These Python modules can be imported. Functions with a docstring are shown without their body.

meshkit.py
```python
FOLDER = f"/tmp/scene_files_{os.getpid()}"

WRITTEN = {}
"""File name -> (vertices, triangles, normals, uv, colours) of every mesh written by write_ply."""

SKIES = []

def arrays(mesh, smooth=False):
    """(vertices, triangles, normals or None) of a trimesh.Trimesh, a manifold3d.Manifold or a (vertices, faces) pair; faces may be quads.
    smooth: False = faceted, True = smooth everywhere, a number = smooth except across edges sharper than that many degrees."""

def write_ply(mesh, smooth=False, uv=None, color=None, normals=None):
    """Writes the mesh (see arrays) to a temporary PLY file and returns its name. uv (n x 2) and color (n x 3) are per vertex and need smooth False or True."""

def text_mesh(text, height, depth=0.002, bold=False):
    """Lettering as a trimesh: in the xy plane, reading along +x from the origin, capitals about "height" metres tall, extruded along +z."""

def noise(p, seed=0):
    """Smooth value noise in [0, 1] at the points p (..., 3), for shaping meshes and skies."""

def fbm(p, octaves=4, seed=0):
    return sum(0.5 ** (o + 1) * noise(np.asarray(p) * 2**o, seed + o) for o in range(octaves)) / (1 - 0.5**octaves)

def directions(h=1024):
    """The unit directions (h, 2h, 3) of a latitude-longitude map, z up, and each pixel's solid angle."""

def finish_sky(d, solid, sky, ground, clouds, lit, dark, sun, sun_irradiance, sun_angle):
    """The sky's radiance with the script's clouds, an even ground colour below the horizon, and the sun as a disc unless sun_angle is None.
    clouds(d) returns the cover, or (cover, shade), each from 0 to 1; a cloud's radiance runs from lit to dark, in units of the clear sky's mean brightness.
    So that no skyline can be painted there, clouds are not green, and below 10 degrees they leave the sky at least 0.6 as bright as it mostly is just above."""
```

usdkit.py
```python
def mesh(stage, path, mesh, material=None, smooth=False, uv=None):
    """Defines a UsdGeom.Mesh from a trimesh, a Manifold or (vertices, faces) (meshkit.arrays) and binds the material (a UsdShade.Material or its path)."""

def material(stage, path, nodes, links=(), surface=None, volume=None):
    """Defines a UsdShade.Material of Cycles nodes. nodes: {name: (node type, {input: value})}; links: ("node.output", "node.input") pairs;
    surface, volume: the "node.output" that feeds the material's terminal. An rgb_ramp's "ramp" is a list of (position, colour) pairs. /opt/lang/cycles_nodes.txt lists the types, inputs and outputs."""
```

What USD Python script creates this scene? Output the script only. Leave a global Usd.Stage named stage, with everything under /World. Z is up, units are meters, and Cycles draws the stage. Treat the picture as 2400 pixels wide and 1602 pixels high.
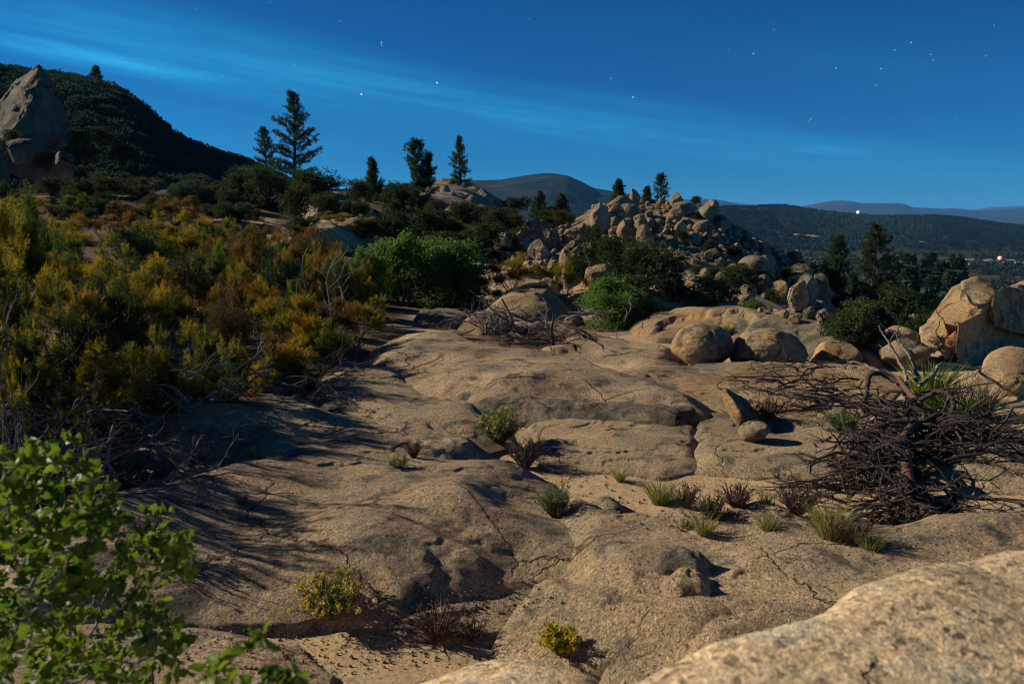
import math
import numpy as np, trimesh, usdkit, meshkit
from scipy.interpolate import RBFInterpolator, RegularGridInterpolator
from scipy.ndimage import gaussian_filter, distance_transform_edt, map_coordinates
from shapely.geometry import Polygon
import shapely
from pxr import Usd, UsdGeom, UsdLux, UsdShade, Gf, Sdf, Vt

# ------------------------------------------------------------------ stage, camera, sky, moon, exposure
stage = Usd.Stage.CreateInMemory()
UsdGeom.SetStageUpAxis(stage, 'Z'); UsdGeom.SetStageMetersPerUnit(stage, 1.0)
UsdGeom.Xform.Define(stage, '/World'); UsdGeom.Scope.Define(stage, '/World/Looks')
stage.SetDefaultPrim(stage.GetPrimAtPath('/World'))
EYE = np.array([0.0, 0.0, 2.2]); PITCH = math.radians(8.6); FOCAL = 28.0
FPX = FOCAL / 36.0 * 2400                    # the photograph is 2400 x 1602
cam = UsdGeom.Camera.Define(stage, '/World/camera')
cam.CreateFocalLengthAttr(FOCAL); cam.CreateHorizontalApertureAttr(36.0); cam.CreateVerticalApertureAttr(24.03)
cam.CreateFStopAttr(4.0); cam.CreateFocusDistanceAttr(11.0); cam.CreateClippingRangeAttr((0.05, 60000.0))
cam.CreateExposureAttr(0.58)
cam.AddTranslateOp().Set(Gf.Vec3d(*EYE)); cam.AddRotateXOp().Set(90 - math.degrees(PITCH))
MOON_AZ, MOON_EL = math.atan2(-0.94, 0.30), math.radians(25.5)   # towards the moon: left of the view, a little ahead
MOON = np.array([math.sin(MOON_AZ) * math.cos(MOON_EL), math.cos(MOON_AZ) * math.cos(MOON_EL), math.sin(MOON_EL)])
moon = UsdLux.DistantLight.Define(stage, '/World/moon_light')
moon.CreateNormalizeAttr(True); moon.CreateIntensityAttr(1.25); moon.CreateAngleAttr(0.5); moon.CreateColorAttr(Gf.Vec3f(1.0, 0.90, 0.73))
moon.AddRotateZOp().Set(-math.degrees(MOON_AZ)); moon.AddRotateXOp().Set(math.degrees(MOON_EL) - 90 + 0.0)
SKY_STRENGTH = 0.048
SKY_TINT = (0.035, 0.54, 0.92)                  # the white balance of the moonlit picture

def ray(u, v):
    a, b = (np.asarray(u, float) - 1200) / FPX, (801 - np.asarray(v, float)) / FPX
    y = math.cos(PITCH) + b * math.sin(PITCH); z = -math.sin(PITCH) + b * math.cos(PITCH)
    return a / y, z / y                       # per metre of forward distance
def at(u, v, Y):
    rx, rz = ray(u, v)
    return np.stack([rx * Y, np.broadcast_to(Y, np.shape(rx)) * 1.0, EYE[2] + rz * Y], -1)
def px(Y): return Y / FPX / math.cos(PITCH)  # metres per photograph pixel, about

STARS = [(894,100,1.4),(894,106,.9),(1024,194,2.2),(847,221,2.4),(689,152,.9),(690,212,.8),(1484,228,1.6),(1766,126,1.2),(1431,184,.9),(2135,100,1.1),(2097,117,.8),
         (2181,128,.7),(2187,141,.6),(1960,160,1.0),(2065,161,1.0),(2052,200,.7),(1900,279,.8),(1895,285,.7),(856,360,.9),(1423,359,.5),(1175,119,.5),(1523,146,.5),
         (798,49,.6),(1241,45,.5),(958,100,.4),(457,20,.5),(521,181,.7),(550,273,.4),(2311,131,.5),(2243,274,.4),(1814,70,.5),(1708,118,.4),(2030,330,.4),(633,5,.5),(2330,60,.5)]
VEILS = [(250,142,260,26,6,3.2), (1940,352,110,13,8,1.6), (420,150,1100,130,9,.8), (1050,245,1300,80,8.5,1.0), (1650,330,700,50,8,.9), (300,70,1200,110,12,.5), (1500,240,300,26,9,.5), (620,330,260,30,5,.35), (2150,150,800,90,9,.2), (100,330,900,120,6,.4)]   # cirrus: place, half length, half width, tilt, strength
def sky_material():
    n = {"sky": ("sky_texture", {"sky_type": "single_scattering", "sun_disc": False, "sun_elevation": MOON_EL, "sun_rotation": MOON_AZ, "altitude": 3500.0, "air_density": 1.0, "aerosol_density": 0.15, "ozone_density": 2.0}),
         "hsv0": ("hsv", {"saturation": 1.15, "value": 1.0, "hue": 0.5, "fac": 1.0}),
         "hsv": ("mix", {"mix_type": "multiply", "fac": 1.0, "color2": SKY_TINT}),
         "tc": ("texture_coordinate", {}),
         "mrot": ("mapping", {"mapping_type": "point", "rotation": (0.0, math.radians(-8.5), 0.0)}), "map": ("mapping", {"mapping_type": "point", "scale": (1.6, 1.6, 26.0)}),
         "no": ("noise_texture", {"scale": 1.6, "detail": 7.0, "roughness": 0.62, "distortion": 0.25}),
         "ra": ("rgb_ramp", {"ramp": [(0.0, (.25,) * 3), (0.40, (.35,) * 3), (0.62, (1, 1, 1)), (1.0, (1, 1, 1))]}),
         "bg": ("background_shader", {"strength": SKY_STRENGTH})}
    l = [("sky.color", "hsv0.color"), ("hsv0.color", "hsv.color1"), ("tc.generated", "mrot.vector"), ("mrot.vector", "map.vector"), ("map.vector", "no.vector"), ("no.fac", "ra.fac"), ("ra.color", "cm.color1"), ("hsv.color", "cl0.color1")]
    # cirrus: long thin veils, each an ellipse of the sky, thinned by the noise; they brighten the sky they lie on
    n["cl0"] = ("mix", {"mix_type": "add", "fac": 1.0}); n["cc"] = ("mix", {"mix_type": "multiply", "fac": 1.0, "color2": CLOUD}); n["cm"] = ("mix", {"mix_type": "multiply", "fac": 1.0})
    prev = None
    for i, (u, v, hl, hw, tilt, w) in enumerate(VEILS):
        d = at(u, v, 1.0) - EYE; d /= np.linalg.norm(d)
        n[f"va{i}"] = ("vector_math", {"math_type": "subtract", "vector2": tuple(d)}); n[f"vb{i}"] = ("mapping", {"mapping_type": "point", "rotation": (0.0, math.radians(-tilt), 0.0)})
        n[f"vc{i}"] = ("mapping", {"mapping_type": "point", "scale": (FPX / hl, .8, FPX / hw)}); n[f"vd{i}"] = ("gradient_texture", {"gradient_type": "spherical"}); n[f"ve{i}"] = ("math", {"math_type": "multiply_add", "value2": w, "value3": 0.0})
        l += [("tc.generated", f"va{i}.vector1"), (f"va{i}.vector", f"vb{i}.vector"), (f"vb{i}.vector", f"vc{i}.vector"), (f"vc{i}.vector", f"vd{i}.vector"), (f"vd{i}.fac", f"ve{i}.value1")]
        if prev: l.append((prev, f"ve{i}.value3"))
        prev = f"ve{i}.value"
    n["vv"] = ("combine_xyz", {}); l += [(prev, "vv.x"), (prev, "vv.y"), (prev, "vv.z"), ("vv.vector", "cm.color2"), ("cm.color", "cc.color1"), ("cc.color", "cl0.color2")]
    last = None
    for i, (u, v, b) in enumerate(STARS):
        d = at(u, v, 1.0) - EYE; d /= np.linalg.norm(d)
        n[f"d{i}"] = ("vector_math", {"math_type": "distance", "vector2": tuple(d)}); l.append(("tc.generated", f"d{i}.vector1"))
        n[f"t{i}"] = ("math", {"math_type": "less_than", "value2": 0.00060 + 0.00016 * b}); l.append((f"d{i}.value", f"t{i}.value1"))
        n[f"m{i}"] = ("math", {"math_type": "multiply_add", "value2": 4.6 * b, "value3": 0.0}); l.append((f"t{i}.value", f"m{i}.value1"))
        if last: l.append((last, f"m{i}.value3"))
        last = f"m{i}.value"
    n["st"] = ("mix", {"mix_type": "add", "fac": 1.0}); n["sv"] = ("combine_xyz", {})
    l += [("cl0.color", "st.color1"), (last, "sv.x"), (last, "sv.y"), (last, "sv.z"), ("sv.vector", "st.color2"), ("st.color", "bg.color")]
    return usdkit.material(stage, '/World/Looks/night_sky', n, l, surface="bg.background")
CLOUD = (0.12, 1.5, 2.0)
dome = UsdLux.DomeLight.Define(stage, '/World/sky')
dome.CreateIntensityAttr(1.0)
UsdShade.MaterialBindingAPI.Apply(dome.GetPrim()).Bind(sky_material())
dome.GetPrim().SetCustomDataByKey('kind', 'structure')

# ------------------------------------------------------------------ helpers
used = {}
def numbered(path):
    k = used.get(path, 0); used[path] = k + 1
    return path if k == 0 else f"{path}_{k:03d}"
def parent_path(parent): return '/World' if parent is None else str(parent.GetPath() if hasattr(parent, 'GetPath') else parent)
def tag(p, label=None, cat=None, group=None, kind=None):
    p = p.GetPrim() if hasattr(p, 'GetPrim') else p
    for k, x in (('label', label), ('category', cat), ('group', group), ('kind', kind)):
        if x: p.SetCustomDataByKey(k, x)
    return p
def obj(name, mesh, mat, parent=None, smooth=False, prims=None):
    m = usdkit.mesh(stage, numbered(parent_path(parent) + '/' + name), mesh, mat, smooth=smooth)
    for k, x in (prims or {}).items():
        UsdGeom.PrimvarsAPI(m).CreatePrimvar(k, Sdf.ValueTypeNames.FloatArray, "vertex").Set(Vt.FloatArray.FromNumpy(np.asarray(x, np.float32)))
    return m.GetPrim()
def thing(name, loc, label, cat, group=None, rz=0, scale=None):
    x = UsdGeom.Xform.Define(stage, numbered('/World/' + name))
    x.AddTranslateOp().Set(Gf.Vec3d(*map(float, loc)))
    x.AddRotateZOp().Set(float(rz))
    if scale is not None: x.AddScaleOp().Set(Gf.Vec3f(*map(float, scale)))
    return tag(x.GetPrim(), label, cat, group)
class_count = {}
def make_class(name):
    return stage.CreateClassPrim('/World/Kinds/' + name) if False else stage.CreateClassPrim('/' + name + '_kind')
def copy_of(name, cls, loc, label, cat, group=None, rz=0, scale=(1, 1, 1)):
    p = thing(name, loc, label, cat, group, rz, scale)
    p.GetReferences().AddInternalReference(cls.GetPath()); p.SetInstanceable(True)
    return p
def scatter(name, mesh, mat, P, S, seed, label, cat=None, kind='stuff', smooth=False, tilt=0.0, parent=None):
    """A PointInstancer of one mesh: uncountable things."""
    r = np.random.default_rng(seed); path = numbered(parent_path(parent) + '/' + name)
    pi = UsdGeom.PointInstancer.Define(stage, path)
    meshes = mesh if isinstance(mesh, list) else [mesh]
    for k, m in enumerate(meshes):
        usdkit.mesh(stage, f"{path}/piece_{k + 1:03d}", m, mat, smooth=smooth); pi.CreatePrototypesRel().AddTarget(f"{path}/piece_{k + 1:03d}")
    n = len(P); a = r.uniform(0, 2 * np.pi, n); tx = r.normal(0, tilt, n) if tilt else np.zeros(n)
    pi.CreateProtoIndicesAttr(Vt.IntArray.FromNumpy(r.integers(0, len(meshes), n).astype(np.int32)))
    pi.CreatePositionsAttr(Vt.Vec3fArray.FromNumpy(np.asarray(P, np.float32)))
    q = [Gf.Quath(float(math.cos(x / 2) * math.cos(t / 2)), float(math.sin(t / 2) * math.cos(x / 2)), float(math.sin(t / 2) * math.sin(x / 2)), float(math.sin(x / 2) * math.cos(t / 2))) for x, t in zip(a, tx)]
    pi.CreateOrientationsAttr(Vt.QuathArray(q))
    S = np.asarray(S, float); S = np.stack([S, S, S], 1) if S.ndim == 1 else S
    pi.CreateScalesAttr(Vt.Vec3fArray.FromNumpy(S.astype(np.float32)))
    return tag(pi.GetPrim(), label, cat, None, kind)
def grid_faces(nr, nc, keep=None):
    i = np.arange(nr * nc).reshape(nr, nc)
    f = np.stack([i[:-1, :-1], i[:-1, 1:], i[1:, 1:], i[1:, :-1]], -1)
    f = f[keep] if keep is not None else f.reshape(-1, 4)
    return np.concatenate([f[:, [0, 1, 2]], f[:, [0, 2, 3]]])
def compact(v, f):
    k = np.unique(f); m = np.zeros(len(v), int); m[k] = np.arange(len(k))
    return v[k], m[f], k
fbm, noise = meshkit.fbm, meshkit.noise
def fbm2(x, y, s, o=4, seed=0): return fbm(np.stack([np.asarray(x) * s, np.asarray(y) * s, np.zeros_like(np.asarray(x, float)) + .37], -1), o, seed) - .5

def tubes(paths, sides=5, cap=True):
    """One mesh of many tubes. paths: list of (points (n,3), radii (n,))."""
    V, F, o = [], [], 0
    ang = np.arange(sides) / sides * 2 * np.pi
    for P, R in paths:
        P = np.asarray(P, float); R = np.broadcast_to(np.asarray(R, float), (len(P),))
        T = np.gradient(P, axis=0); T /= np.linalg.norm(T, axis=1, keepdims=True) + 1e-9
        ref = np.array([0.31, 0.17, 0.94]) if abs(T[0] @ [0.31, 0.17, 0.94]) < .9 else np.array([1.0, 0, 0])
        A = np.cross(T, ref); A /= np.linalg.norm(A, axis=1, keepdims=True) + 1e-9; B = np.cross(T, A)
        ring = P[:, None] + R[:, None, None] * (A[:, None] * np.cos(ang)[None, :, None] + B[:, None] * np.sin(ang)[None, :, None])
        n = len(P); V.append(ring.reshape(-1, 3))
        i = o + np.arange(n * sides).reshape(n, sides); j = np.roll(i, -1, 1)
        F.append(np.stack([i[:-1], j[:-1], j[1:]], -1).reshape(-1, 3)); F.append(np.stack([i[:-1], j[1:], i[1:]], -1).reshape(-1, 3))
        o += n * sides
        if cap:
            V.append(P[[0, -1]]); F.append(np.stack([np.full(sides, o), j[0], i[0]], -1)); F.append(np.stack([np.full(sides, o + 1), i[-1], j[-1]], -1)); o += 2
    return np.vstack(V), np.vstack(F)
def bent(r, p0, d, length, n=6, wander=.25, up=0.0):
    """A crooked path from p0 in direction d."""
    p, d = np.array(p0, float), np.array(d, float) / np.linalg.norm(d); P = [p.copy()]
    for _ in range(n):
        d = d + r.normal(0, wander, 3) + np.array([0, 0, up]); d /= np.linalg.norm(d)
        p = p + d * length / n; P.append(p.copy())
    return np.array(P)
def unit(v): return v / (np.linalg.norm(v, axis=-1, keepdims=True) + 1e-9)
def blades(P, D, L, W, r, bend=0.0):
    """Thin pointed blades (one triangle, or two when bent) at P along D."""
    D = unit(D); side = unit(np.cross(D, r.normal(size=D.shape))); L = np.broadcast_to(L, (len(P),))[:, None]; W = np.broadcast_to(W, (len(P),))[:, None]
    a, b, c = P - side * W / 2, P + side * W / 2, P + D * L
    V = np.stack([a, b, c], 1).reshape(-1, 3)
    return V, np.arange(len(V)).reshape(-1, 3)
def leaf_quads(P, D, L, W, r):
    """Small diamond leaves folded a little along the midrib."""
    D = unit(D); side = unit(np.cross(D, r.normal(size=D.shape))); nrm = np.cross(D, side); L = np.broadcast_to(L, (len(P),))[:, None]; W = np.broadcast_to(W, (len(P),))[:, None]
    a, c = P, P + D * L; m = P + D * L * .5
    b, d = m + side * W / 2 + nrm * W * .15, m - side * W / 2 + nrm * W * .15
    V = np.stack([a, b, c, d], 1).reshape(-1, 3); i = np.arange(len(P))[:, None] * 4
    return V, np.concatenate([i + [0, 1, 2], i + [0, 2, 3]])
def join(*ms):
    V, F, o = [], [], 0
    for v, f in ms: V.append(v); F.append(f + o); o += len(v)
    return np.vstack(V), np.vstack(F)

taken = set()
def beside(prefix, u, v, refs, skip=0):
    """A label that says what a thing stands next to; refs are (picture column, row, words)."""
    for a, b, words in sorted(refs, key=lambda q: (q[0] - u) ** 2 + ((q[1] - v) * 1.3) ** 2)[skip:14]:
        side = ('right of' if u > a else 'left of') if abs(u - a) > abs(v - b) else ('below' if v > b else 'above')
        for near in ('just ', ''):
            t = f"{prefix} {near}{side} the {words}"
            if t not in taken and len(t.split()) <= 16: taken.add(t); return t
    a, b, words = min(refs, key=lambda q: len(q[2])); t = f"{prefix} {'right of' if u > a else 'left of'} the {words}"; taken.add(t); return t
# ------------------------------------------------------------------ materials
def granite(name, a, b, c, lichen=(.07, .066, .055), lichen_at=.56, speck=95.0, size=1.0, bump=.012, dark_speck=.55, GRIT=85.0):
    s = 1.0 / size
    lo = lambda k: tuple(x * k for x in k) if False else k
    n = {"g": ("geometry", {}),
         "n1": ("noise_texture", {"scale": 1.1 * s, "detail": 6.0, "roughness": .6, "distortion": .4}),
         "r1": ("rgb_ramp", {"ramp": [(.32, a), (.5, b), (.68, c)]}),
         "n2": ("noise_texture", {"scale": 2.2 * s, "detail": 9.0, "roughness": .68, "distortion": .3}),
         "r2": ("rgb_ramp", {"ramp": [(lichen_at, (0, 0, 0)), (lichen_at + .05, (.62, .62, .62)), (lichen_at + .14, (.85, .85, .85)), (1.0, (.9, .9, .9))]}),
         "mx": ("mix", {"mix_type": "mix", "color2": lichen}),
         "v1": ("voronoi_texture", {"scale": speck, "feature": "f1"}),
         "bw": ("rgb_to_bw", {}),
         "r3": ("rgb_ramp", {"ramp": [(.0, (dark_speck * .55,) * 3), (.28, (.85,) * 3), (.6, (1.0, .98, .95)), (.8, (1.25, 1.22, 1.16)), (1, (1.4, 1.38, 1.3))]}),
         "m2": ("mix", {"mix_type": "multiply", "fac": 1.0}),
         "n3": ("noise_texture", {"scale": 24.0 * s, "detail": 5.0, "roughness": .7}),
         "r4": ("rgb_ramp", {"ramp": [(.3, (.55,) * 3), (.5, (1,) * 3), (.7, (1.22, 1.2, 1.15))]}),
         "m3": ("mix", {"mix_type": "multiply", "fac": 1.0}),
         "nb": ("noise_texture", {"scale": 9.0 * s, "detail": 9.0, "roughness": .66}),
         "nbm": ("math", {"math_type": "multiply", "value2": .55}),
         "nc": ("noise_texture", {"scale": GRIT, "detail": 3.0, "roughness": .75}),
         "h": ("math", {"math_type": "multiply_add", "value2": .62, "value3": 0.0}),
         "wp": ("noise_texture", {"scale": 1.3 * s, "detail": 5.0, "roughness": .6}), "wv": ("vector_math", {"math_type": "scale", "scale": .7 * size}), "wa": ("vector_math", {"math_type": "add"}),
         "vc": ("voronoi_texture", {"feature": "distance_to_edge", "scale": .62 * s}), "rc": ("rgb_ramp", {"ramp": [(.0, (0, 0, 0)), (.012, (1, 1, 1)), (1, (1, 1, 1))]}), "nm": ("noise_texture", {"scale": .9 * s, "detail": 3.0}), "rm": ("rgb_ramp", {"ramp": [(.46, (1, 1, 1)), (.54, (0, 0, 0))]}),
         "cs": ("mix", {"mix_type": "lighten", "fac": 1.0}), "mc": ("mix", {"mix_type": "multiply", "fac": .75}), "cb": ("rgb_to_bw", {}), "hh": ("math", {"math_type": "multiply_add", "value2": .5, "value3": 0.0}),
         "bu": ("bump", {"strength": 1.0, "distance": bump * 3}),
         "n5": ("noise_texture", {"scale": .55 * s, "detail": 5.0, "roughness": .65, "distortion": .8}), "r5": ("rgb_ramp", {"ramp": [(.28, (.40, .39, .38)), (.42, (.80, .79, .76)), (.55, (1.05, 1.02, .96)), (.7, (1.32, 1.26, 1.16))]}), "m5": ("mix", {"mix_type": "multiply", "fac": 1.0}),
         "p": ("principled_bsdf", {"roughness": .9, "specular_ior_level": .18})}
    l = [("g.position", "n1.vector"), ("n1.fac", "r1.fac"), ("g.position", "n2.vector"), ("n2.fac", "r2.fac"), ("r1.color", "mx.color1"), ("r2.color", "mx.fac"),
         ("g.position", "v1.vector"), ("v1.color", "bw.color"), ("bw.val", "r3.fac"), ("mx.color", "m2.color1"), ("r3.color", "m2.color2"),
         ("g.position", "n3.vector"), ("n3.fac", "r4.fac"), ("m2.color", "m3.color1"), ("r4.color", "m3.color2"), ("m3.color", "m5.color1"), ("g.position", "n5.vector"), ("n5.fac", "r5.fac"), ("r5.color", "m5.color2"), ("m5.color", "mc.color1"), ("g.position", "wp.vector"), ("wp.color", "wv.vector1"), ("wv.vector", "wa.vector1"), ("g.position", "wa.vector2"), ("wa.vector", "vc.vector"), ("vc.distance", "rc.fac"), ("g.position", "nm.vector"), ("nm.fac", "rm.fac"), ("rc.color", "cs.color1"), ("rm.color", "cs.color2"), ("cs.color", "mc.color2"), ("mc.color", "p.base_color"), ("cs.color", "cb.color"), ("cb.val", "hh.value1"), ("h.value", "hh.value3"),
         ("g.position", "nb.vector"), ("g.position", "nc.vector"), ("nc.fac", "h.value1"), ("nbm.value", "h.value3"), ("nb.fac", "nbm.value1"), ("hh.value", "bu.height"), ("bu.normal", "p.normal")]
    l = [x for x in l if x != ("r2.color", "mx.fac")] + [("r2b.val", "mx.fac"), ("r2.color", "r2b.color")]; n["r2b"] = ("rgb_to_bw", {})
    return usdkit.material(stage, '/World/Looks/' + name, n, l, surface="p.BSDF")
TAN, ORANGE, GREY, PINK = (.37, .262, .150), (.385, .22, .095), (.30, .245, .172), (.42, .305, .195)
G_NEAR = granite('granite_close', (.54, .44, .30), (.57, .42, .25), (.50, .44, .345), lichen_at=.64, speck=62.0, size=.30, bump=.007, dark_speck=.12)
G_SLAB = granite('granite_slab', (.47, .335, .225), (.38, .28, .17), (.28, .235, .175), lichen_at=.55, speck=75.0, size=.7, bump=.020, dark_speck=.15, GRIT=70.0)
G_DARK = granite('granite_lichened', (.29, .23, .155), (.22, .185, .135), (.33, .26, .17), lichen=(.085, .085, .068), lichen_at=.46, speck=85.0, size=.6, bump=.016)
G_BOULD = granite('granite_boulder', ORANGE, TAN, GREY, lichen_at=.535, speck=80.0, size=1.0, bump=.018, dark_speck=.25, GRIT=60.0)
G_FAR = granite('granite_far', (.27, .175, .09), (.235, .17, .105), (.22, .18, .13), lichen_at=.55, speck=30.0, size=2.4, bump=.06, GRIT=12.0)
G_FAR2 = granite('granite_far_grey', (.21, .175, .13), (.25, .205, .15), (.19, .165, .14), lichen_at=.52, speck=30.0, size=2.0, bump=.06, GRIT=12.0)
G_MONO = granite('granite_monolith', (.14, .115, .085), (.10, .082, .062), (.17, .135, .10), lichen_at=.53, speck=12.0, size=5.0, bump=.15, GRIT=5.0)

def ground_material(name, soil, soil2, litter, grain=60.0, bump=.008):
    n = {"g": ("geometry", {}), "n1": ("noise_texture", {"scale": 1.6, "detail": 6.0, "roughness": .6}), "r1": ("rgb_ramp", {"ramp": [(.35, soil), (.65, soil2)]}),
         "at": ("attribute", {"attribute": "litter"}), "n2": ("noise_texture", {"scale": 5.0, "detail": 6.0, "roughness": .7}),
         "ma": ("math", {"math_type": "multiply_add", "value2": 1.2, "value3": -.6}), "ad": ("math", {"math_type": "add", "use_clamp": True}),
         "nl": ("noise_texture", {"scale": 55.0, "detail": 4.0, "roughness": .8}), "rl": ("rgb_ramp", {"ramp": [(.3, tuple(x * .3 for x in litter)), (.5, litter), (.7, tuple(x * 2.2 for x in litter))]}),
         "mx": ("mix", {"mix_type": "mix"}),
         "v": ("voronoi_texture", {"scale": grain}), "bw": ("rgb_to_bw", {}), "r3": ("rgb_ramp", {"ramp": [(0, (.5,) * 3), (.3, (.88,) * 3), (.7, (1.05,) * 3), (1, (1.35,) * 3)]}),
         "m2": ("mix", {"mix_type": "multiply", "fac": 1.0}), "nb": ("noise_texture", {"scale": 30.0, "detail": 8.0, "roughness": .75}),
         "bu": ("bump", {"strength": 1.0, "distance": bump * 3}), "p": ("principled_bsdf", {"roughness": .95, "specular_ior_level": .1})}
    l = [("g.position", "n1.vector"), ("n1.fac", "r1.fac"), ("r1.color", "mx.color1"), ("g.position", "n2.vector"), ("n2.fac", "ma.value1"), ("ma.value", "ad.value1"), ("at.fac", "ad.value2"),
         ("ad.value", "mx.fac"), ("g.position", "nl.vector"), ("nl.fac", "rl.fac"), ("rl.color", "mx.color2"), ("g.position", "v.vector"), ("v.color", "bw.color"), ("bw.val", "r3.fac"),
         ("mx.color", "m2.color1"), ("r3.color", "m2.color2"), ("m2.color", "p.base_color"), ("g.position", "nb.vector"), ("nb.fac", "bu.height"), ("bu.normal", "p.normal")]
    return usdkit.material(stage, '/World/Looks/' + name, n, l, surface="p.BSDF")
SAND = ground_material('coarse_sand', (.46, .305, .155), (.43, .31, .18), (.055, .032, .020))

SOIL = ground_material('ridge_soil', (.13, .09, .055), (.075, .055, .035), (.055, .032, .020), grain=20.0, bump=.03)
def leafy(name, cols, trans=.45, pos_scale=.5, hue_jit=True, gloss=.25, rough=.45, tip=0.0):
    """Foliage: colour differs from leaf to leaf and drifts from place to place."""
    n = {"g": ("geometry", {}), "no": ("noise_texture", {"scale": pos_scale, "detail": 3.0, "roughness": .6}),
         "ad": ("math", {"math_type": "multiply_add", "value2": .38, "value3": 0.0}), "sb": ("math", {"math_type": "add", "value2": -.19}),
         "ra": ("rgb_ramp", {"ramp": cols}), "pr": ("principled_bsdf", {"roughness": rough, "specular_ior_level": gloss}), "tr": ("translucent_bsdf", {}), "mx": ("mix_closure", {"fac": trans})}
    l = [("g.position", "no.vector"), ("g.random_per_island", "ad.value1"), ("no.fac", "ad.value3"), ("ad.value", "sb.value1"), ("sb.value", "ra.fac"), ("ra.color", "pr.base_color"), ("ra.color", "tr.color"),
         ("pr.BSDF", "mx.closure1"), ("tr.BSDF", "mx.closure2")]
    if tip:                                      # dry ends of the twigs have another colour than their green inside
        n["at"] = ("attribute", {"attribute": "tip"}); n["tm"] = ("math", {"math_type": "multiply_add", "value2": tip, "value3": 0.0})
        l = [x for x in l if x[0] != "sb.value"] + [("at.fac", "tm.value1"), ("sb.value", "tm.value3"), ("tm.value", "ra.fac")]
    return usdkit.material(stage, '/World/Looks/' + name, n, l, surface="mx.closure")
F_RED = leafy('feathery_foliage', [(.20, (.045, .060, .014)), (.36, (.16, .15, .016)), (.48, (.32, .20, .014)), (.70, (.42, .15, .012))], pos_scale=1.5, tip=.30, gloss=.06, rough=.8, trans=.55)
F_OLIVE = leafy('olive_feathery_foliage', [(.25, (.04, .065, .016)), (.45, (.10, .14, .020)), (.7, (.24, .20, .02))], pos_scale=1.0, tip=.30, gloss=.06, rough=.8, trans=.5)
F_RUSTY = leafy('rusty_feathery_foliage', [(.25, (.07, .05, .018)), (.45, (.19, .11, .018)), (.7, (.38, .15, .014))], pos_scale=1.0, tip=.30, gloss=.06, rough=.8, trans=.5)
F_GREEN = leafy('green_shrub_leaves', [(.3, (.085, .16, .022)), (.5, (.13, .21, .026)), (.7, (.20, .23, .04))], pos_scale=1.2, gloss=.25, rough=.5)
F_OAK = leafy('near_oak_leaves', [(.2, (.06, .12, .012)), (.42, (.14, .20, .014)), (.6, (.25, .27, .018)), (.8, (.32, .19, .022))], pos_scale=5.0, gloss=.22, rough=.5, trans=.45)
F_DARK = leafy('dark_shrub_leaves', [(.3, (.034, .058, .020)), (.5, (.058, .080, .024)), (.72, (.10, .088, .028))], trans=.35, pos_scale=.15, gloss=.05, rough=.8)
F_SCRUB = leafy('hillside_scrub_leaves', [(.3, (.035, .068, .042)), (.5, (.06, .088, .046)), (.72, (.115, .10, .046))], trans=.2, pos_scale=.06, gloss=.03, rough=.8)
F_BROWN = leafy('brown_shrub_leaves', [(.3, (.055, .058, .022)), (.5, (.09, .065, .024)), (.72, (.11, .06, .022))], trans=.3, pos_scale=.3, gloss=.05, rough=.8)
F_PINE = leafy('pine_needles', [(.3, (.036, .062, .024)), (.5, (.062, .090, .028)), (.7, (.10, .105, .030))], trans=.3, pos_scale=.4, gloss=.08, rough=.7)
F_FAR = leafy('far_woodland', [(.3, (.018, .036, .024)), (.5, (.028, .042, .024)), (.7, (.050, .046, .026))], trans=.05, pos_scale=.012, gloss=.05, rough=.8)
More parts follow.
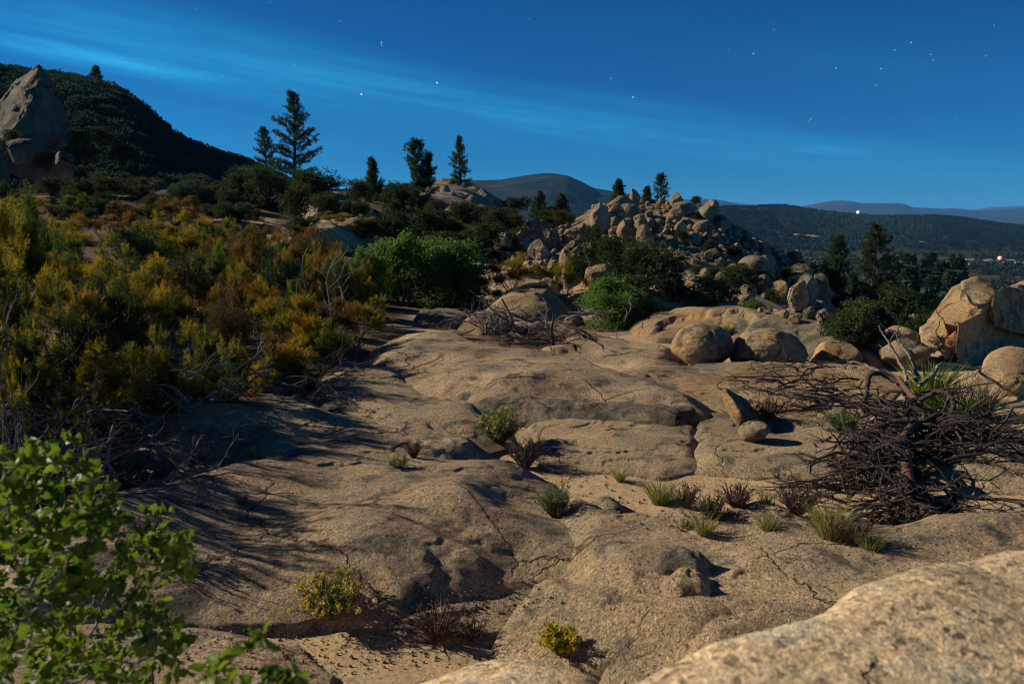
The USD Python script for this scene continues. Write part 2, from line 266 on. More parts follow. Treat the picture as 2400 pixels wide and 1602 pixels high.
F_GRASS = leafy('grass_blades', [(.3, (.17, .18, .045)), (.5, (.26, .22, .08)), (.7, (.32, .25, .12))], pos_scale=3.0)
F_YUCCA = leafy('yucca_blades', [(.3, (.11, .19, .025)), (.5, (.19, .25, .035)), (.72, (.32, .28, .07))], pos_scale=5.0, gloss=.25)
F_FLOWER = leafy('yellow_flowers', [(.3, (.50, .40, .015)), (.5, (.65, .45, .015)), (.7, (.55, .30, .02))], pos_scale=6.0)
F_GREYG = leafy('grey_green_leaves', [(.3, (.13, .16, .06)), (.5, (.19, .20, .07)), (.7, (.24, .21, .07))], pos_scale=5.0)
def bark(name, a, b, scale=30.0):
    n = {"g": ("geometry", {}), "no": ("noise_texture", {"scale": scale, "detail": 5.0, "roughness": .7}), "ra": ("rgb_ramp", {"ramp": [(.3, a), (.68, b)]}), "bu": ("bump", {"distance": .012, "strength": .8}), "p": ("principled_bsdf", {"roughness": .85, "specular_ior_level": .2})}
    return usdkit.material(stage, '/World/Looks/' + name, n, [("g.position", "no.vector"), ("no.fac", "ra.fac"), ("ra.color", "p.base_color"), ("no.fac", "bu.height"), ("bu.normal", "p.normal")], surface="p.BSDF")
B_DEAD = bark('charred_dead_wood', (.014, .011, .010), (.070, .050, .040), 60.0)
B_RED = bark('red_brown_bark', (.045, .022, .014), (.17, .09, .055), 60.0)
B_GREY = bark('weathered_grey_twigs', (.05, .04, .033), (.26, .21, .17), 25.0)
B_PINE = bark('pine_bark', (.018, .014, .011), (.055, .04, .03), 12.0)
B_DRY = bark('dry_shrub_twigs', (.055, .036, .028), (.15, .095, .07), 30.0)
def hill_material(name, a, b, c, s, bump=3.0, bare=(.2, .15, .1), bare_at=.66):
    n = {"g": ("geometry", {}), "n1": ("noise_texture", {"scale": s, "detail": 9.0, "roughness": .62}), "r1": ("rgb_ramp", {"ramp": [(.35, a), (.5, b), (.62, c), (bare_at, c), (bare_at + .06, bare)]}),
         "v": ("voronoi_texture", {"scale": s * 45}), "r2": ("rgb_ramp", {"ramp": [(.0, (1.5,) * 3), (.5, (.8,) * 3), (.9, (.35,) * 3)]}), "m": ("mix", {"mix_type": "multiply", "fac": .8}),
         "bu": ("bump", {"distance": bump, "strength": .7, "invert": True}), "p": ("principled_bsdf", {"roughness": .95, "specular_ior_level": .05})}
    return usdkit.material(stage, '/World/Looks/' + name, n, [("g.position", "n1.vector"), ("n1.fac", "r1.fac"), ("g.position", "v.vector"), ("v.distance", "r2.fac"), ("r1.color", "m.color1"), ("r2.color", "m.color2"), ("m.color", "p.base_color"), ("v.distance", "bu.height"), ("bu.normal", "p.normal")], surface="p.BSDF")
H_LEFT = hill_material('hillside_scrub', (.020, .026, .018), (.030, .034, .020), (.05, .042, .025), .05, .6)
H_MID = hill_material('mountain_scrub', (.010, .022, .022), (.020, .034, .030), (.045, .05, .038), .006, 14.0, bare=(.14, .11, .09), bare_at=.63)
H_RIDGE = hill_material('ridge_scrub', (.032, .036, .024), (.05, .045, .028), (.075, .058, .036), .006, 5.0)
H_VALLEY = hill_material('valley_scrub', (.035, .04, .024), (.06, .055, .032), (.10, .075, .042), .012, 3.0, bare=(.22, .17, .10), bare_at=.6)
H_FAR = hill_material('far_mountain_scrub', (.025, .03, .03), (.035, .04, .036), (.045, .045, .04), .0006, 20.0)
def plain(name, col, rough=.6, emit=None, strength=0):
    d = {"base_color": col, "roughness": rough}
    if emit: d.update({"emission_color": emit, "emission_strength": strength})
    return usdkit.material(stage, '/World/Looks/' + name, {"p": ("principled_bsdf", d)}, surface="p.BSDF")
# ------------------------------------------------------------------ the lie of the land
CTRL = [(0,1602,3.2),(600,1602,3.4),(1200,1602,3.5),(1800,1602,3.5),(2400,1602,3.5),(0,1350,4.3),(500,1400,4.45),(1200,1350,4.8),(1800,1350,4.8),(2400,1350,4.7),
        (0,1150,5.1),(300,1150,5.9),(700,1150,6.4),(1200,1150,6.5),(1700,1150,6.4),(2400,1150,6.0),(0,960,6.6),(350,980,7.8),(800,1000,8.2),(1200,1000,8.35),(1700,1000,8.3),(2400,1000,7.7),
        (0,800,9.6),(350,850,10.3),(750,870,10.8),(1200,880,11.2),(1700,880,11.6),(2150,880,11.5),(2400,880,11.0),
        (0,680,14.),(350,720,15.),(750,760,15.5),(1150,765,16.5),(1500,775,15.9),(1750,790,15.0),(2000,822,14.0),(2200,830,13.5),(2500,830,13.0),
        (0,600,20),(350,620,21),(750,660,23),(1100,690,23.5),(1350,690,25),(1700,706,22),(1900,770,20),(2050,830,21),(2250,850,21),
        (0,530,29),(350,540,33),(800,570,38),(1150,600,38),(1400,640,36),(1700,660,38),(1950,760,38),(2200,800,40),
        (0,490,45),(350,490,55),(800,510,62),(1200,540,60),(1500,600,60),(1800,690,62),(2000,770,62),(2200,780,62),
        (0,500,125),(400,500,125),(800,520,125),(1200,545,125),(1600,600,125),(1850,660,125),(2100,715,125),(2400,720,125)]
cu = np.array(CTRL, float); cp = at(cu[:, 0], cu[:, 1], cu[:, 2])
cr = np.hypot(cp[:, 0], cp[:, 1]); cq = np.stack([np.arctan2(cp[:, 0], cp[:, 1]) * 3, np.log(cr)], 1)
rbf = RBFInterpolator(cq, (cp[:, 2] - EYE[2]) / cr, smoothing=2e-3, kernel='thin_plate_spline')
gth, glr = np.linspace(-.62, .62, 160), np.linspace(math.log(2.6), math.log(135), 260)
tab = rbf(np.stack(np.meshgrid(gth * 3, glr, indexing='ij'), -1).reshape(-1, 2)).reshape(160, 260)
base_i = RegularGridInterpolator((gth, glr), tab, bounds_error=False, fill_value=None)
def base(x, y):
    x, y = np.asarray(x, float), np.asarray(y, float); r = np.hypot(x, y)
    th = np.clip(np.arctan2(x, y), -.62, .62); rr = np.clip(r, 3.0, 134)
    z = EYE[2] + base_i(np.stack([th, np.log(rr)], -1)) * rr
    k = np.clip((y - 2.2) / 2.0, 0, 1) if False else 1
    d = 1 + np.clip((r - 14) / 40, 0, 2.5)
    return z + .10 * d * fbm2(x, y, .55, 4, 3) + .035 * fbm2(x, y, 2.3, 4, 5)
patches = []                                    # every surface that things can stand on: (x0, y0, step, height grid)
def H(x, y):
    x, y = np.asarray(x, float), np.asarray(y, float); z = base(x, y)
    for fn in patches: z = np.maximum(z, fn(x, y))
    return z
YS = np.concatenate([np.geomspace(.7, 20, 900), np.geomspace(20.02, 140, 700)])
def hit(u, v, fn=None, after=0.0):
    """The first point of the land that the pixel's ray meets."""
    fn = fn or H
    rx, rz = ray(u, v); Y = YS[YS > after]
    z = EYE[2] + rz * Y; below = z <= fn(rx * Y, Y)
    if not below.any(): Y = Y[-1:]; return np.array([rx * Y[0], Y[0], float(fn(rx * Y, Y)[0])])
    y = Y[np.argmax(below)]
    return np.array([rx * y, y, float(fn(np.array([rx * y]), np.array([y]))[0])])
def on(u, Y):
    """The land at forward distance Y in the picture column u."""
    rx = (u - 1200) / FPX / math.cos(PITCH) if False else ray(u, 801 - (519 - 801) * -1)[0]
    x = rx * Y
    return np.array([x, Y, float(H(np.array([x]), np.array([Y]))[0])])

def slab(label, poly, h, edge, res, mat, seed, bumps=(), amp=1.0, on_top=False, power=1.1, grow=.22, name='granite_slab', cat='rock slab', group=None, ridged=.03, tilt=(0, 0), ledge=.014):
    """A bare granite slab or hump that rises from the ground over a footprint given by the picture points of its edge."""
    P = np.array([hit(u, v, H if on_top else base)[:2] for u, v in poly])
    lo, hi = P.min(0) - .15 - .5 * edge, P.max(0) + .15 + .5 * edge
    xs, ys = np.arange(lo[0], hi[0], res), np.arange(lo[1], hi[1], res); X, Y = np.meshgrid(xs, ys)
    r = np.random.default_rng(seed)
    wx, wy = X + .9 * edge * fbm2(X, Y, .8 / edge, 5, seed), Y + .9 * edge * fbm2(X, Y, .8 / edge, 5, seed + 9)
    inside = shapely.contains_xy(Polygon(P).buffer(grow * edge), wx, wy)
    d = gaussian_filter(distance_transform_edt(np.pad(inside, 1))[1:-1, 1:-1] * res, 2.0)
    ed = edge * np.clip(.9 + 3.2 * fbm2(X, Y, .55 / edge, 3, seed + 31), .35, 2.2)
    f = np.clip(1 - (1 - np.clip(d / ed, 0, 1)) ** 2, 0, 1) ** power
    b0 = (H if on_top else base)(X, Y); sm = max(2, .25 / res)
    bs = gaussian_filter(b0, sm)
    c = P.mean(0)
    hh = h * (1 + .55 * fbm2(X, Y, .9 / edge, 3, seed + 20)) + tilt[0] * (X - c[0]) + tilt[1] * (Y - c[1])
    for (u, v, bh, br) in bumps:
        q = hit(u, v, H if on_top else base); hh = hh + bh * np.exp(-(((X - q[0]) ** 2 + (Y - q[1]) ** 2) / br ** 2))
    s = 1 / max(edge, .3)
    det = amp * (.020 * fbm2(X, Y, 2.2 * s, 5, seed + 1) + 0.010 * fbm2(X, Y, 9 * s, 5, seed + 2)) * min(edge * 2, 3)
    rid = -.4 * ridged * amp * np.clip(1 - np.abs(fbm2(X + .3 * fbm2(X, Y, 1.5, 3, seed + 5), Y * 1.5, .8 * s, 4, seed + 3)) * 9, 0, 1) ** 2
    Z = bs + hh * f + (det + rid + .13 * amp * min(edge, .8) * fbm2(X * .6 + Y * .5, Y * 1.3 - X * .4, 1.3 * s, 4, seed + 40)) * np.clip(f * 1.5, 0, 1) - (.10 + .08 * h) * (1 - np.clip(f * 5, 0, 1))
    lay = 3.6 * (fbm2(X, Y, .75 * s, 5, seed + 50) + .12 * (Y - c[1]) / max(edge, .3)) + .5; fl = np.floor(lay); fr = lay - fl
    Z = Z + ledge * max(1, P[:, 1].mean() / 9) * (fl + np.clip(fr / .07, 0, 1)) * np.clip(f * 1.3, 0, 1)
    keep = d > res * .3
    cell = keep[:-1, :-1] & keep[1:, :-1] & keep[:-1, 1:] & keep[1:, 1:]
    v, fc, k = compact(np.stack([X, Y, Z], -1).reshape(-1, 3), grid_faces(len(ys), len(xs), cell))
    Zt = np.where(keep, Z, -99.0)
    def fn(x, y):
        i, j = (np.asarray(y) - ys[0]) / res, (np.asarray(x) - xs[0]) / res
        return map_coordinates(Zt, np.stack([i, j]), order=1, mode='constant', cval=-99.0) if np.ndim(i) else map_coordinates(Zt, [[i], [j]], order=1, cval=-99.0)[0]
    patches.append(fn)
    return tag(obj(name, (v, fc), mat, smooth=True), label, cat, group)

def hill(name, crest, Yc, Yf, zf, Yb, zb, nu, ns, mat, seed, amps, gp=1.3, kind='structure', label=None, cat=None, surf=True, crest_amp=0.0, pad=0):
    """A hill whose crest line is seen at distance Yc; its foot lies at Yf (height zf), its back at Yb (height zb)."""
    c = np.array(crest, float); us = np.linspace(c[0, 0], c[-1, 0], nu); vs = np.interp(us, c[:, 0], c[:, 1])
    vs = gaussian_filter(vs, nu / 300)
    Ycs = np.interp(us, c[:, 0], c[:, 2]) if c.shape[1] > 2 else np.full(nu, float(Yc))
    rx, rz = ray(us, vs); zc = EYE[2] + rz * Ycs
    s = np.linspace(0, 1.6, ns)[:, None]
    Y = np.where(s <= 1, Yf + (Ycs - Yf) * s, Ycs + (Yb - Ycs) * (s - 1) / .6)
    X = rx[None] * Y
    g = np.where(s <= 1, s ** gp * (1.0) , 0); g = np.where(s <= 1, np.sin(np.clip(g, 0, 1) * np.pi / 2) ** 1.0, 0)
    t = np.clip((s - 1) / .6, 0, 1); gb = 1 - t ** 1.6
    Z = np.where(s <= 1, zf + (zc[None] - zf) * g, zb + (zc[None] - zb) * gb)
    env = np.where(s <= 1, np.clip(1 - s, 0, 1) ** .8 * np.clip(s * 5, 0, 1), .5 * t)
    for k, (sc, a) in enumerate(amps): Z = Z + a * fbm2(X, Y, sc, 4, seed + k) * (env + crest_amp)
    pts = np.stack([X, Y, Z], -1).reshape(-1, 3)
    tag(obj(name, (pts, grid_faces(ns, nu)), mat, smooth=True), label, cat, None, kind)
    def fn(x, y):
        x, y = np.asarray(x, float), np.asarray(y, float); q = x / np.maximum(y, .1)
        iu = np.interp(q, rx, np.arange(nu), left=-9, right=-9); yc = np.interp(q, rx, Ycs)
        sv = np.where(y <= yc, (y - Yf) / (yc - Yf), 1 + .6 * (y - yc) / (Yb - yc)); js = sv / 1.6 * (ns - 1)
        return np.where((iu >= 0) & (sv >= 0), map_coordinates(Z, np.stack([np.clip(js, 0, ns - 1), np.clip(iu, 0, nu - 1)]), order=1, mode='nearest'), -999.0)
    if surf: patches.append(fn)
    fn.crest = lambda u: at(u, np.interp(u, us, vs), np.interp(u, us, Ycs))
    return fn

# --- hills near and far
PINE_RIDGE = hill('pine_ridge', [(-150,470,60),(0,462,60),(150,455,62),(330,450,64),(480,440,66),(580,432,68),(700,445,70),(800,448,72),(900,446,74),(1000,452,75),(1080,462,75),(1150,490,74),(1220,530,72),(1300,580,70)], 70, 36, .6, 95, -3, 340, 90, SOIL, 21, [(.12, 2.0), (.5, .5)], crest_amp=.12, gp=1.0)
BOULDER_HILL = hill('boulder_hill', [(1120,600,58),(1190,560,60),(1260,535,64),(1340,512,68),(1400,482,72),(1450,474,74),(1520,476,75),(1590,470,75),(1640,480,75),(1700,515,73),(1760,545,71),(1830,590,67),(1890,625,63),(1930,660,58),(1975,720,52),(2020,790,46)], 70, 30, -1.6, 92, -9, 620, 300, G_FAR, 31, [(.13, 2.2), (.45, 1.1), (1.4, .7), (3.5, .3)], crest_amp=.1, gp=.95)
LEFT_HILL = hill('left_hillside', [(-260,110),(-100,160),(0,196),(60,208),(140,214),(205,226),(260,240),(330,280),(370,316),(430,354),(480,373),(530,388),(580,398),(640,425),(700,450),(760,480)], 230, 92, -4, 330, 5, 340, 200, H_LEFT, 41, [(.03, 9.0), (.11, 3.0), (.35, 1.0)], gp=.95, crest_amp=.10)
VALLEY_Z = -60.0
MOUNTAIN = hill('mountain', [(900,440),(1000,432),(1060,423),(1110,427),(1170,426),(1215,419),(1250,413),(1290,411),(1330,416),(1362,429),(1390,443),(1440,451),(1500,462),(1600,482),(1700,500),(1850,520)], 4300, 2100, VALLEY_Z, 6500, VALLEY_Z, 500, 260, H_MID, 51, [(.0011, 190), (.004, 55), (.015, 12)], gp=1.0, crest_amp=.03)
RIDGE = hill('valley_ridge', [(1480,520),(1600,497),(1700,486),(1760,486),(1790,484),(1840,483),(1880,490),(1920,496),(1965,500),(2040,507),(2120,509),(2200,508),(2250,513),(2300,520),(2350,527),(2450,535),(2600,545)], 2700, 1500, VALLEY_Z, 4000, VALLEY_Z, 420, 200, H_RIDGE, 61, [(.002, 45), (.008, 12), (.03, 3)], gp=1.0, crest_amp=.04)
FAR1 = hill('far_mountains', [(1500,500),(1600,474),(1650,473),(1690,474),(1740,481),(1800,487),(1860,490),(1915,480),(1950,477),(1990,477),(2020,481),(2060,480),(2100,478),(2120,480),(2140,488),(2190,491),(2240,492),(2290,498),(2340,494),(2380,489),(2440,484),(2600,480)], 14000, 9000, VALLEY_Z, 18000, VALLEY_Z, 500, 50, H_FAR, 71, [(.0005, 500), (.002, 120)], gp=.8, surf=False, crest_amp=.01)
FAR2 = hill('far_mountains', [(1560,500),(1620,478),(1680,473),(1720,474),(1760,480),(1840,486),(1900,489),(2000,492),(2150,494),(2260,497),(2330,487),(2420,484),(2600,476)], 21000, 15000, VALLEY_Z, 26000, VALLEY_Z, 300, 40, H_FAR, 73, [(.0004, 500)], gp=.8, surf=False, crest_amp=.01)
FAR0 = hill('far_mountains', [(300,470),(600,462),(900,455),(1200,460),(1500,478),(1700,500)], 9000, 6700, VALLEY_Z, 12000, VALLEY_Z, 200, 40, H_FAR, 75, [(.0005, 300)], gp=.8, surf=False)
del patches[2:]                                     # pine ridge and boulder hill carry near things; the others are asked by name

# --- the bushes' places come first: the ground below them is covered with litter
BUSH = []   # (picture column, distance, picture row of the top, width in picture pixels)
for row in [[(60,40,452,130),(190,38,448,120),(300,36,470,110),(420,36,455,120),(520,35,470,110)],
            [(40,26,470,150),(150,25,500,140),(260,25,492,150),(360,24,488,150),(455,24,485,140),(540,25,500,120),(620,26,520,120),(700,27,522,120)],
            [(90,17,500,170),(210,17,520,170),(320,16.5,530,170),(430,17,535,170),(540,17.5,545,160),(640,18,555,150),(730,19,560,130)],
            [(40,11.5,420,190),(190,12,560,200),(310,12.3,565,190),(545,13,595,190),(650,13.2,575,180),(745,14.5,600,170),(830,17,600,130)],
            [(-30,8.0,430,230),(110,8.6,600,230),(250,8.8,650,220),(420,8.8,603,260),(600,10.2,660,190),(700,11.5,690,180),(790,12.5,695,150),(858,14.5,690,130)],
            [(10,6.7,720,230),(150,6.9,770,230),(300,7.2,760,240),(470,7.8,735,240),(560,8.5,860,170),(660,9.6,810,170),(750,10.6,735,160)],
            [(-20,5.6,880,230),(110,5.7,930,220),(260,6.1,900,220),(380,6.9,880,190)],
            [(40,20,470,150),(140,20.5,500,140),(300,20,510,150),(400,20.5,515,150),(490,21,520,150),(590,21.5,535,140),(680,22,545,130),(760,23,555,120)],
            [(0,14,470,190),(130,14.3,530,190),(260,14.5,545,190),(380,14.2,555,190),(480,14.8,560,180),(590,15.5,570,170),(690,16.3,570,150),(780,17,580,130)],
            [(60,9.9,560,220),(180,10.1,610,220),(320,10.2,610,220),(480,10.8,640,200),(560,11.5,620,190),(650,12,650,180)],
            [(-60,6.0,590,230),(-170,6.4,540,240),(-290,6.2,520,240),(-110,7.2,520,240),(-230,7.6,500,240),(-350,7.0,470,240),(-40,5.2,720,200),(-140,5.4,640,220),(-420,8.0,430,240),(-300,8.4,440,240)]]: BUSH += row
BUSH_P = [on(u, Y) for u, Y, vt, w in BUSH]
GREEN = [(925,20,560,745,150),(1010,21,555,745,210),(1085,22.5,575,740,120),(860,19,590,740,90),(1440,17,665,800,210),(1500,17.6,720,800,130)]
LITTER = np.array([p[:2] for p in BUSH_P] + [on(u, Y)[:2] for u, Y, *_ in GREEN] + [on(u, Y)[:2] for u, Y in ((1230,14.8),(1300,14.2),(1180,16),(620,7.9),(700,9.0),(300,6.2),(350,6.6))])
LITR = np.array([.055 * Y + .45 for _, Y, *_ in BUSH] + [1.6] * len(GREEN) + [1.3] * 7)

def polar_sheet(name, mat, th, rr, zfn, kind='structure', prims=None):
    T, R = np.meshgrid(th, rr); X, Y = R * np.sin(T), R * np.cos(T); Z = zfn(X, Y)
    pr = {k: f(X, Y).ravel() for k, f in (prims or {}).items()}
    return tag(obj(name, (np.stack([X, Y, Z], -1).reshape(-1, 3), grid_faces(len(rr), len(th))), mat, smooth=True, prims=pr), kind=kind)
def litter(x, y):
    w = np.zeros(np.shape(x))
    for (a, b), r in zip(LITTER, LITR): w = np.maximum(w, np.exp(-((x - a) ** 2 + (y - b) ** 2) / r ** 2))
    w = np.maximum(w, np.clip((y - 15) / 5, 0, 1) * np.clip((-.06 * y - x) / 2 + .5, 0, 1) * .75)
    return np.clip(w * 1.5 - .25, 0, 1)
polar_sheet('ground', SAND, np.linspace(-1.15, 1.15, 620), np.geomspace(.5, 126, 620), lambda x, y: base(x, y) + .012 * fbm2(x, y, 9, 4, 8) * np.clip(np.hypot(x, y) / 6, .3, 3), prims={'litter': litter})
def valley_z(x, y):
    r = np.hypot(x, y); k = np.clip((np.log(r) - math.log(118)) / (math.log(480) - math.log(118)), 0, 1); k = k * k * (3 - 2 * k)
    return (base(x, y) - .6) * (1 - k) + (VALLEY_Z + 6 * fbm2(x, y, .004, 4, 81) + 2 * fbm2(x, y, .02, 3, 82)) * k
polar_sheet('valley', H_VALLEY, np.linspace(-1.3, 1.3, 420), np.geomspace(112, 30000, 300), valley_z)
# ------------------------------------------------------------------ granite slabs, from far to near
slab('granite dome below the lone pine on the ridge crest', [(985,470),(1000,520),(1060,530),(1130,530),(1190,525),(1200,500),(1150,470),(1060,455)], 1.3, 4.2, .22, G_FAR2, 101, on_top=True, amp=1.6, name='granite_dome', cat='rock dome', ridged=.25, ledge=.05)
slab('grey rock outcrop at the foot of the tall pine', [(735,500),(760,545),(860,560),(870,520),(830,480),(770,470)], 1.2, 2.0, .16, G_FAR2, 102, on_top=True, amp=1.4, name='rock_outcrop', cat='rock', ridged=.2)
slab('pale slab above the thicket with orange brush on its back', [(680,578),(760,590),(860,580),(905,560),(870,530),(760,528)], 1.0, 2.2, .12, G_BOULD, 103, on_top=True, amp=1.2, ridged=.1)
slab('pale low slab between the thicket and the dark ridge shrubs', [(505,545),(600,552),(690,562),(690,540),(600,530),(500,530)], .5, 1.8, .14, G_BOULD, 104, on_top=True, amp=1.2, ridged=.1)
slab('tan slab half buried in orange brush at left', [(105,520),(190,505),(290,488),(345,480),(330,466),(200,470),(110,500)], .7, 1.6, .10, G_BOULD, 105, amp=1.2, ridged=.1)
slab('flat rock shelf below the yellow-crowned shrub', [(1150,700),(1230,700),(1330,690),(1400,670),(1390,650),(1300,645),(1200,655),(1150,680)], .45, 1.5, .10, G_BOULD, 106, amp=1.3, ridged=.1, bumps=[(1300,672,.5,1.2)], ledge=.06)
slab('long tan ledge behind the green shrub', [(1290,722),(1400,728),(1520,725),(1600,712),(1600,690),(1500,672),(1400,668),(1320,690)], 0.45, 1.2, .09, G_BOULD, 107, amp=1.3, ridged=.1, bumps=[(1340,700,.35,1.0)], ledge=.06)
slab('tan rock hump left of the green shrub', [(1155,745),(1200,752),(1290,750),(1330,735),(1320,712),(1240,705),(1170,715)], .55, .9, .07, G_BOULD, 108, amp=1.2, ridged=.08)
slab('wide orange ledge behind the round boulders', [(1500,790),(1560,800),(1700,805),(1850,815),(1960,850),(2010,850),(1990,800),(1900,775),(1750,765),(1600,762),(1500,770)], 00.34, 1.2, .07, G_BOULD, 109, amp=1.4, ridged=.10, bumps=[(1760,785,.12,1.3),(1960,820,-.2,1.0),(1545,785,-.16,.9)], tilt=(-.02, 0), ledge=.07)
slab('dark lichened outcrop below the orange ledge', [(1700,812),(1830,820),(1950,858),(2040,862),(2060,838),(1960,800),(1800,790)], .45, .9, .06, G_DARK, 110, amp=1.4, ridged=.08, ledge=.05)
slab('gravelly slab below the dead branches in the middle', [(1290,835),(1400,850),(1530,872),(1580,862),(1560,835),(1450,815),(1330,812)], .18, .7, .05, G_SLAB, 111, amp=.8)
slab('low dark rock at the foot of the big green shrub', [(985,765),(1060,772),(1100,768),(1100,755),(1040,748),(990,752)], .25, .5, .05, G_DARK, 112, amp=.8)
slab('rounded stone under the dead branches', [(1085,775),(1130,785),(1180,780),(1180,762),(1130,758),(1095,760)], .3, .45, .04, G_BOULD, 113, amp=.8)
slab('long shadow-striped slab with a dark lichened front', [(885,905),(960,930),(1040,965),(1130,990),(1230,992),(1400,1000),(1540,1010),(1640,1005),(1600,975),(1480,930),(1350,890),(1180,845),(1050,815),(930,810),(850,850)], 0.34, 1.0, .022, G_SLAB, 114, amp=.9, ridged=.035, bumps=[(1000,900,-.12,.5),(1250,930,.10,.9)])
slab('dark lichened bulge at the front of the long slab', [(1050,960),(1120,995),(1240,1000),(1400,1008),(1560,1016),(1640,1008),(1560,985),(1400,965),(1250,945),(1120,940)], 0.22, 0.42, .018, G_DARK, 115, amp=1.2, ridged=.03)
slab('smooth slab in the deep shade of the thicket', [(740,985),(840,1010),(980,1045),(1130,1080),(1210,1058),(1130,1000),(1030,950),(935,900),(860,870),(770,880),(720,930)], 0.18, 0.7, .02, G_SLAB, 116, amp=.8)
slab('sloping slab under the bare thicket twigs', [(330,1070),(450,1115),(600,1150),(760,1155),(1000,1142),(1170,1108),(1120,1075),(1000,1045),(840,1012),(700,978),(560,962),(430,975),(340,1010)], 0.24, 0.65, .02, G_SLAB, 117, amp=.8, bumps=[(480,1030,.12,.6)])
slab('ribbed tan slab below the three round boulders', [(1420,905),(1490,960),(1600,990),(1740,1000),(1920,995),(2040,960),(2120,910),(2060,872),(1900,868),(1750,868),(1560,872),(1450,880)], 0.1, 0.8, .022, G_BOULD, 118, amp=1.0, ridged=.05, tilt=(-.01, .03))
slab('flat yellowish slab behind the sand', [(1225,1070),(1300,1104),(1450,1116),(1625,1112),(1632,1040),(1610,985),(1450,985),(1260,990)], 0.08, 0.35, .018, G_SLAB, 119, amp=.6, ridged=.02)
slab('flat cracked slab in front of the leaning stone', [(1632,1050),(1638,1110),(1800,1124),(1960,1125),(2030,1070),(1960,1000),(1760,985),(1630,990)], 0.09, 0.4, .018, G_SLAB, 120, amp=.6, ridged=.02)
slab('grey slab under the right half of the dead tree', [(2180,1130),(2300,1150),(2450,1160),(2500,1060),(2350,1020),(2200,1050)], .12, .4, .02, G_SLAB, 121, amp=.6)
slab('broad shadow-striped slab in the left foreground', [(250,1468),(420,1475),(560,1475),(700,1464),(860,1455),(1010,1425),(1200,1410),(1400,1388),(1412,1335),(1330,1245),(1262,1165),(1180,1118),(1000,1098),(800,1098),(640,1115),(480,1145),(300,1185),(60,1260),(-40,1380),(60,1460)], 0.26, 0.8, .014, G_SLAB, 122, amp=.9, ridged=.03, bumps=[(1060,1270,.16,.42),(840,1330,.08,.4),(1300,1230,-.05,.3),(560,1330,-.06,.5)])
slab('low tan slab behind the near oak leaves', [(300,1180),(420,1210),(560,1200),(640,1150),(560,1120),(400,1125)], .10, .35, .016, G_SLAB, 123, amp=.7)
slab('grainy hump between the yellow bush and the sand', [(900,1470),(1000,1500),(1180,1480),(1320,1430),(1400,1390),(1330,1350),(1150,1370),(980,1410)], 0.1, 0.5, .012, G_SLAB, 124, amp=.6, ridged=.01)
slab('pale lumpy slab at the right edge of the sand', [(1285,1250),(1320,1360),(1350,1440),(1420,1600),(1700,1660),(2000,1660),(2500,1560),(2600,1290),(2350,1255),(2120,1280),(2010,1298),(1900,1278),(1780,1262),(1650,1286),(1500,1262),(1380,1215),(1310,1205)], 0.32, 0.65, .012, G_SLAB, 125, amp=1.1, ridged=.03, bumps=[(1850,1300,.10,.30),(2020,1320,-.05,.3),(1700,1360,-.06,.35),(2250,1310,.08,.5)])
slab('low slab at the bottom edge behind the near oak leaves', [(-40,1520),(300,1500),(470,1492),(700,1535),(780,1600),(700,1680),(300,1680),(-40,1680)], .08, .4, .012, G_SLAB, 133, amp=.8)
slab('small dark-capped rock hump on the pale slab', [(1380,1190),(1390,1230),(1450,1250),(1480,1238),(1470,1200),(1420,1180)], .10, .15, .01, G_DARK, 126, amp=.8)
slab('pale hump in the bottom middle beside the yellow plant', [(1210,1500),(1230,1540),(1400,1560),(1600,1520),(1680,1460),(1600,1420),(1450,1400),(1300,1430)], 0.09, 0.6, .012, G_SLAB, 127, amp=.8, ridged=.015, on_top=True)
slab('dark moss-capped hump on the pale slab, the upper of two', [(1538,1328),(1560,1348),(1640,1346),(1664,1324),(1600,1304)], .085, .12, .008, G_DARK, 128, amp=1.0, on_top=True, name='granite_hump', cat='rock')
slab('dark-sided hump on the pale slab, the lower of two', [(1556,1380),(1600,1400),(1660,1394),(1656,1362),(1590,1350)], .06, .12, .008, G_SLAB, 129, amp=1.0, on_top=True, name='granite_hump', cat='rock')
# the two nearest rocks, whose grain is out of focus
def near_rock(label, sil, floor, seed, mat, fall, res=.008, amp=1.0, extra=()):
    """A rock top given by the outline (u, v, distance) one sees of it: flat inside, rounding down steeply outside."""
    S = np.array([at(*k) for k in sil]); A = np.c_[S[:, :2], np.ones(len(S))]; pl = np.linalg.lstsq(A, S[:, 2] + .02, rcond=None)[0]
    P = np.vstack([S[:, :2], np.array(extra, float).reshape(-1, 2)]); lo, hi = P.min(0) - fall * 1.1, P.max(0) + fall * 1.1
    xs, ys = np.arange(lo[0], hi[0], res), np.arange(lo[1], hi[1], res); X, Y = np.meshgrid(xs, ys)
    wx, wy = X + .10 * fbm2(X, Y, 3.0, 4, seed), Y + .10 * fbm2(X, Y, 3.0, 4, seed + 9)
    inside = shapely.contains_xy(Polygon(P).buffer(0), wx, wy); d = gaussian_filter(distance_transform_edt(~inside) * res, 3); di = gaussian_filter(distance_transform_edt(inside) * res, 3)
    Z = X * pl[0] + Y * pl[1] + pl[2] - .08 * np.exp(-di / .12) - np.clip(d, 0, 9) ** 1.5 * 4.2
    Z = Z + amp * (.05 * fbm2(X, Y, 2.6, 4, seed + 1) + .018 * fbm2(X, Y, 11, 3, seed + 2) + .007 * fbm2(X, Y, 45, 3, seed + 4))
    keep = Z > floor; cell = keep[:-1, :-1] & keep[1:, :-1] & keep[:-1, 1:] & keep[1:, 1:]
    v, fc, k = compact(np.stack([X, Y, Z], -1).reshape(-1, 3), grid_faces(len(ys), len(xs), cell))
    return tag(obj('granite_boulder', (v, fc), mat, smooth=True), label, 'boulder')
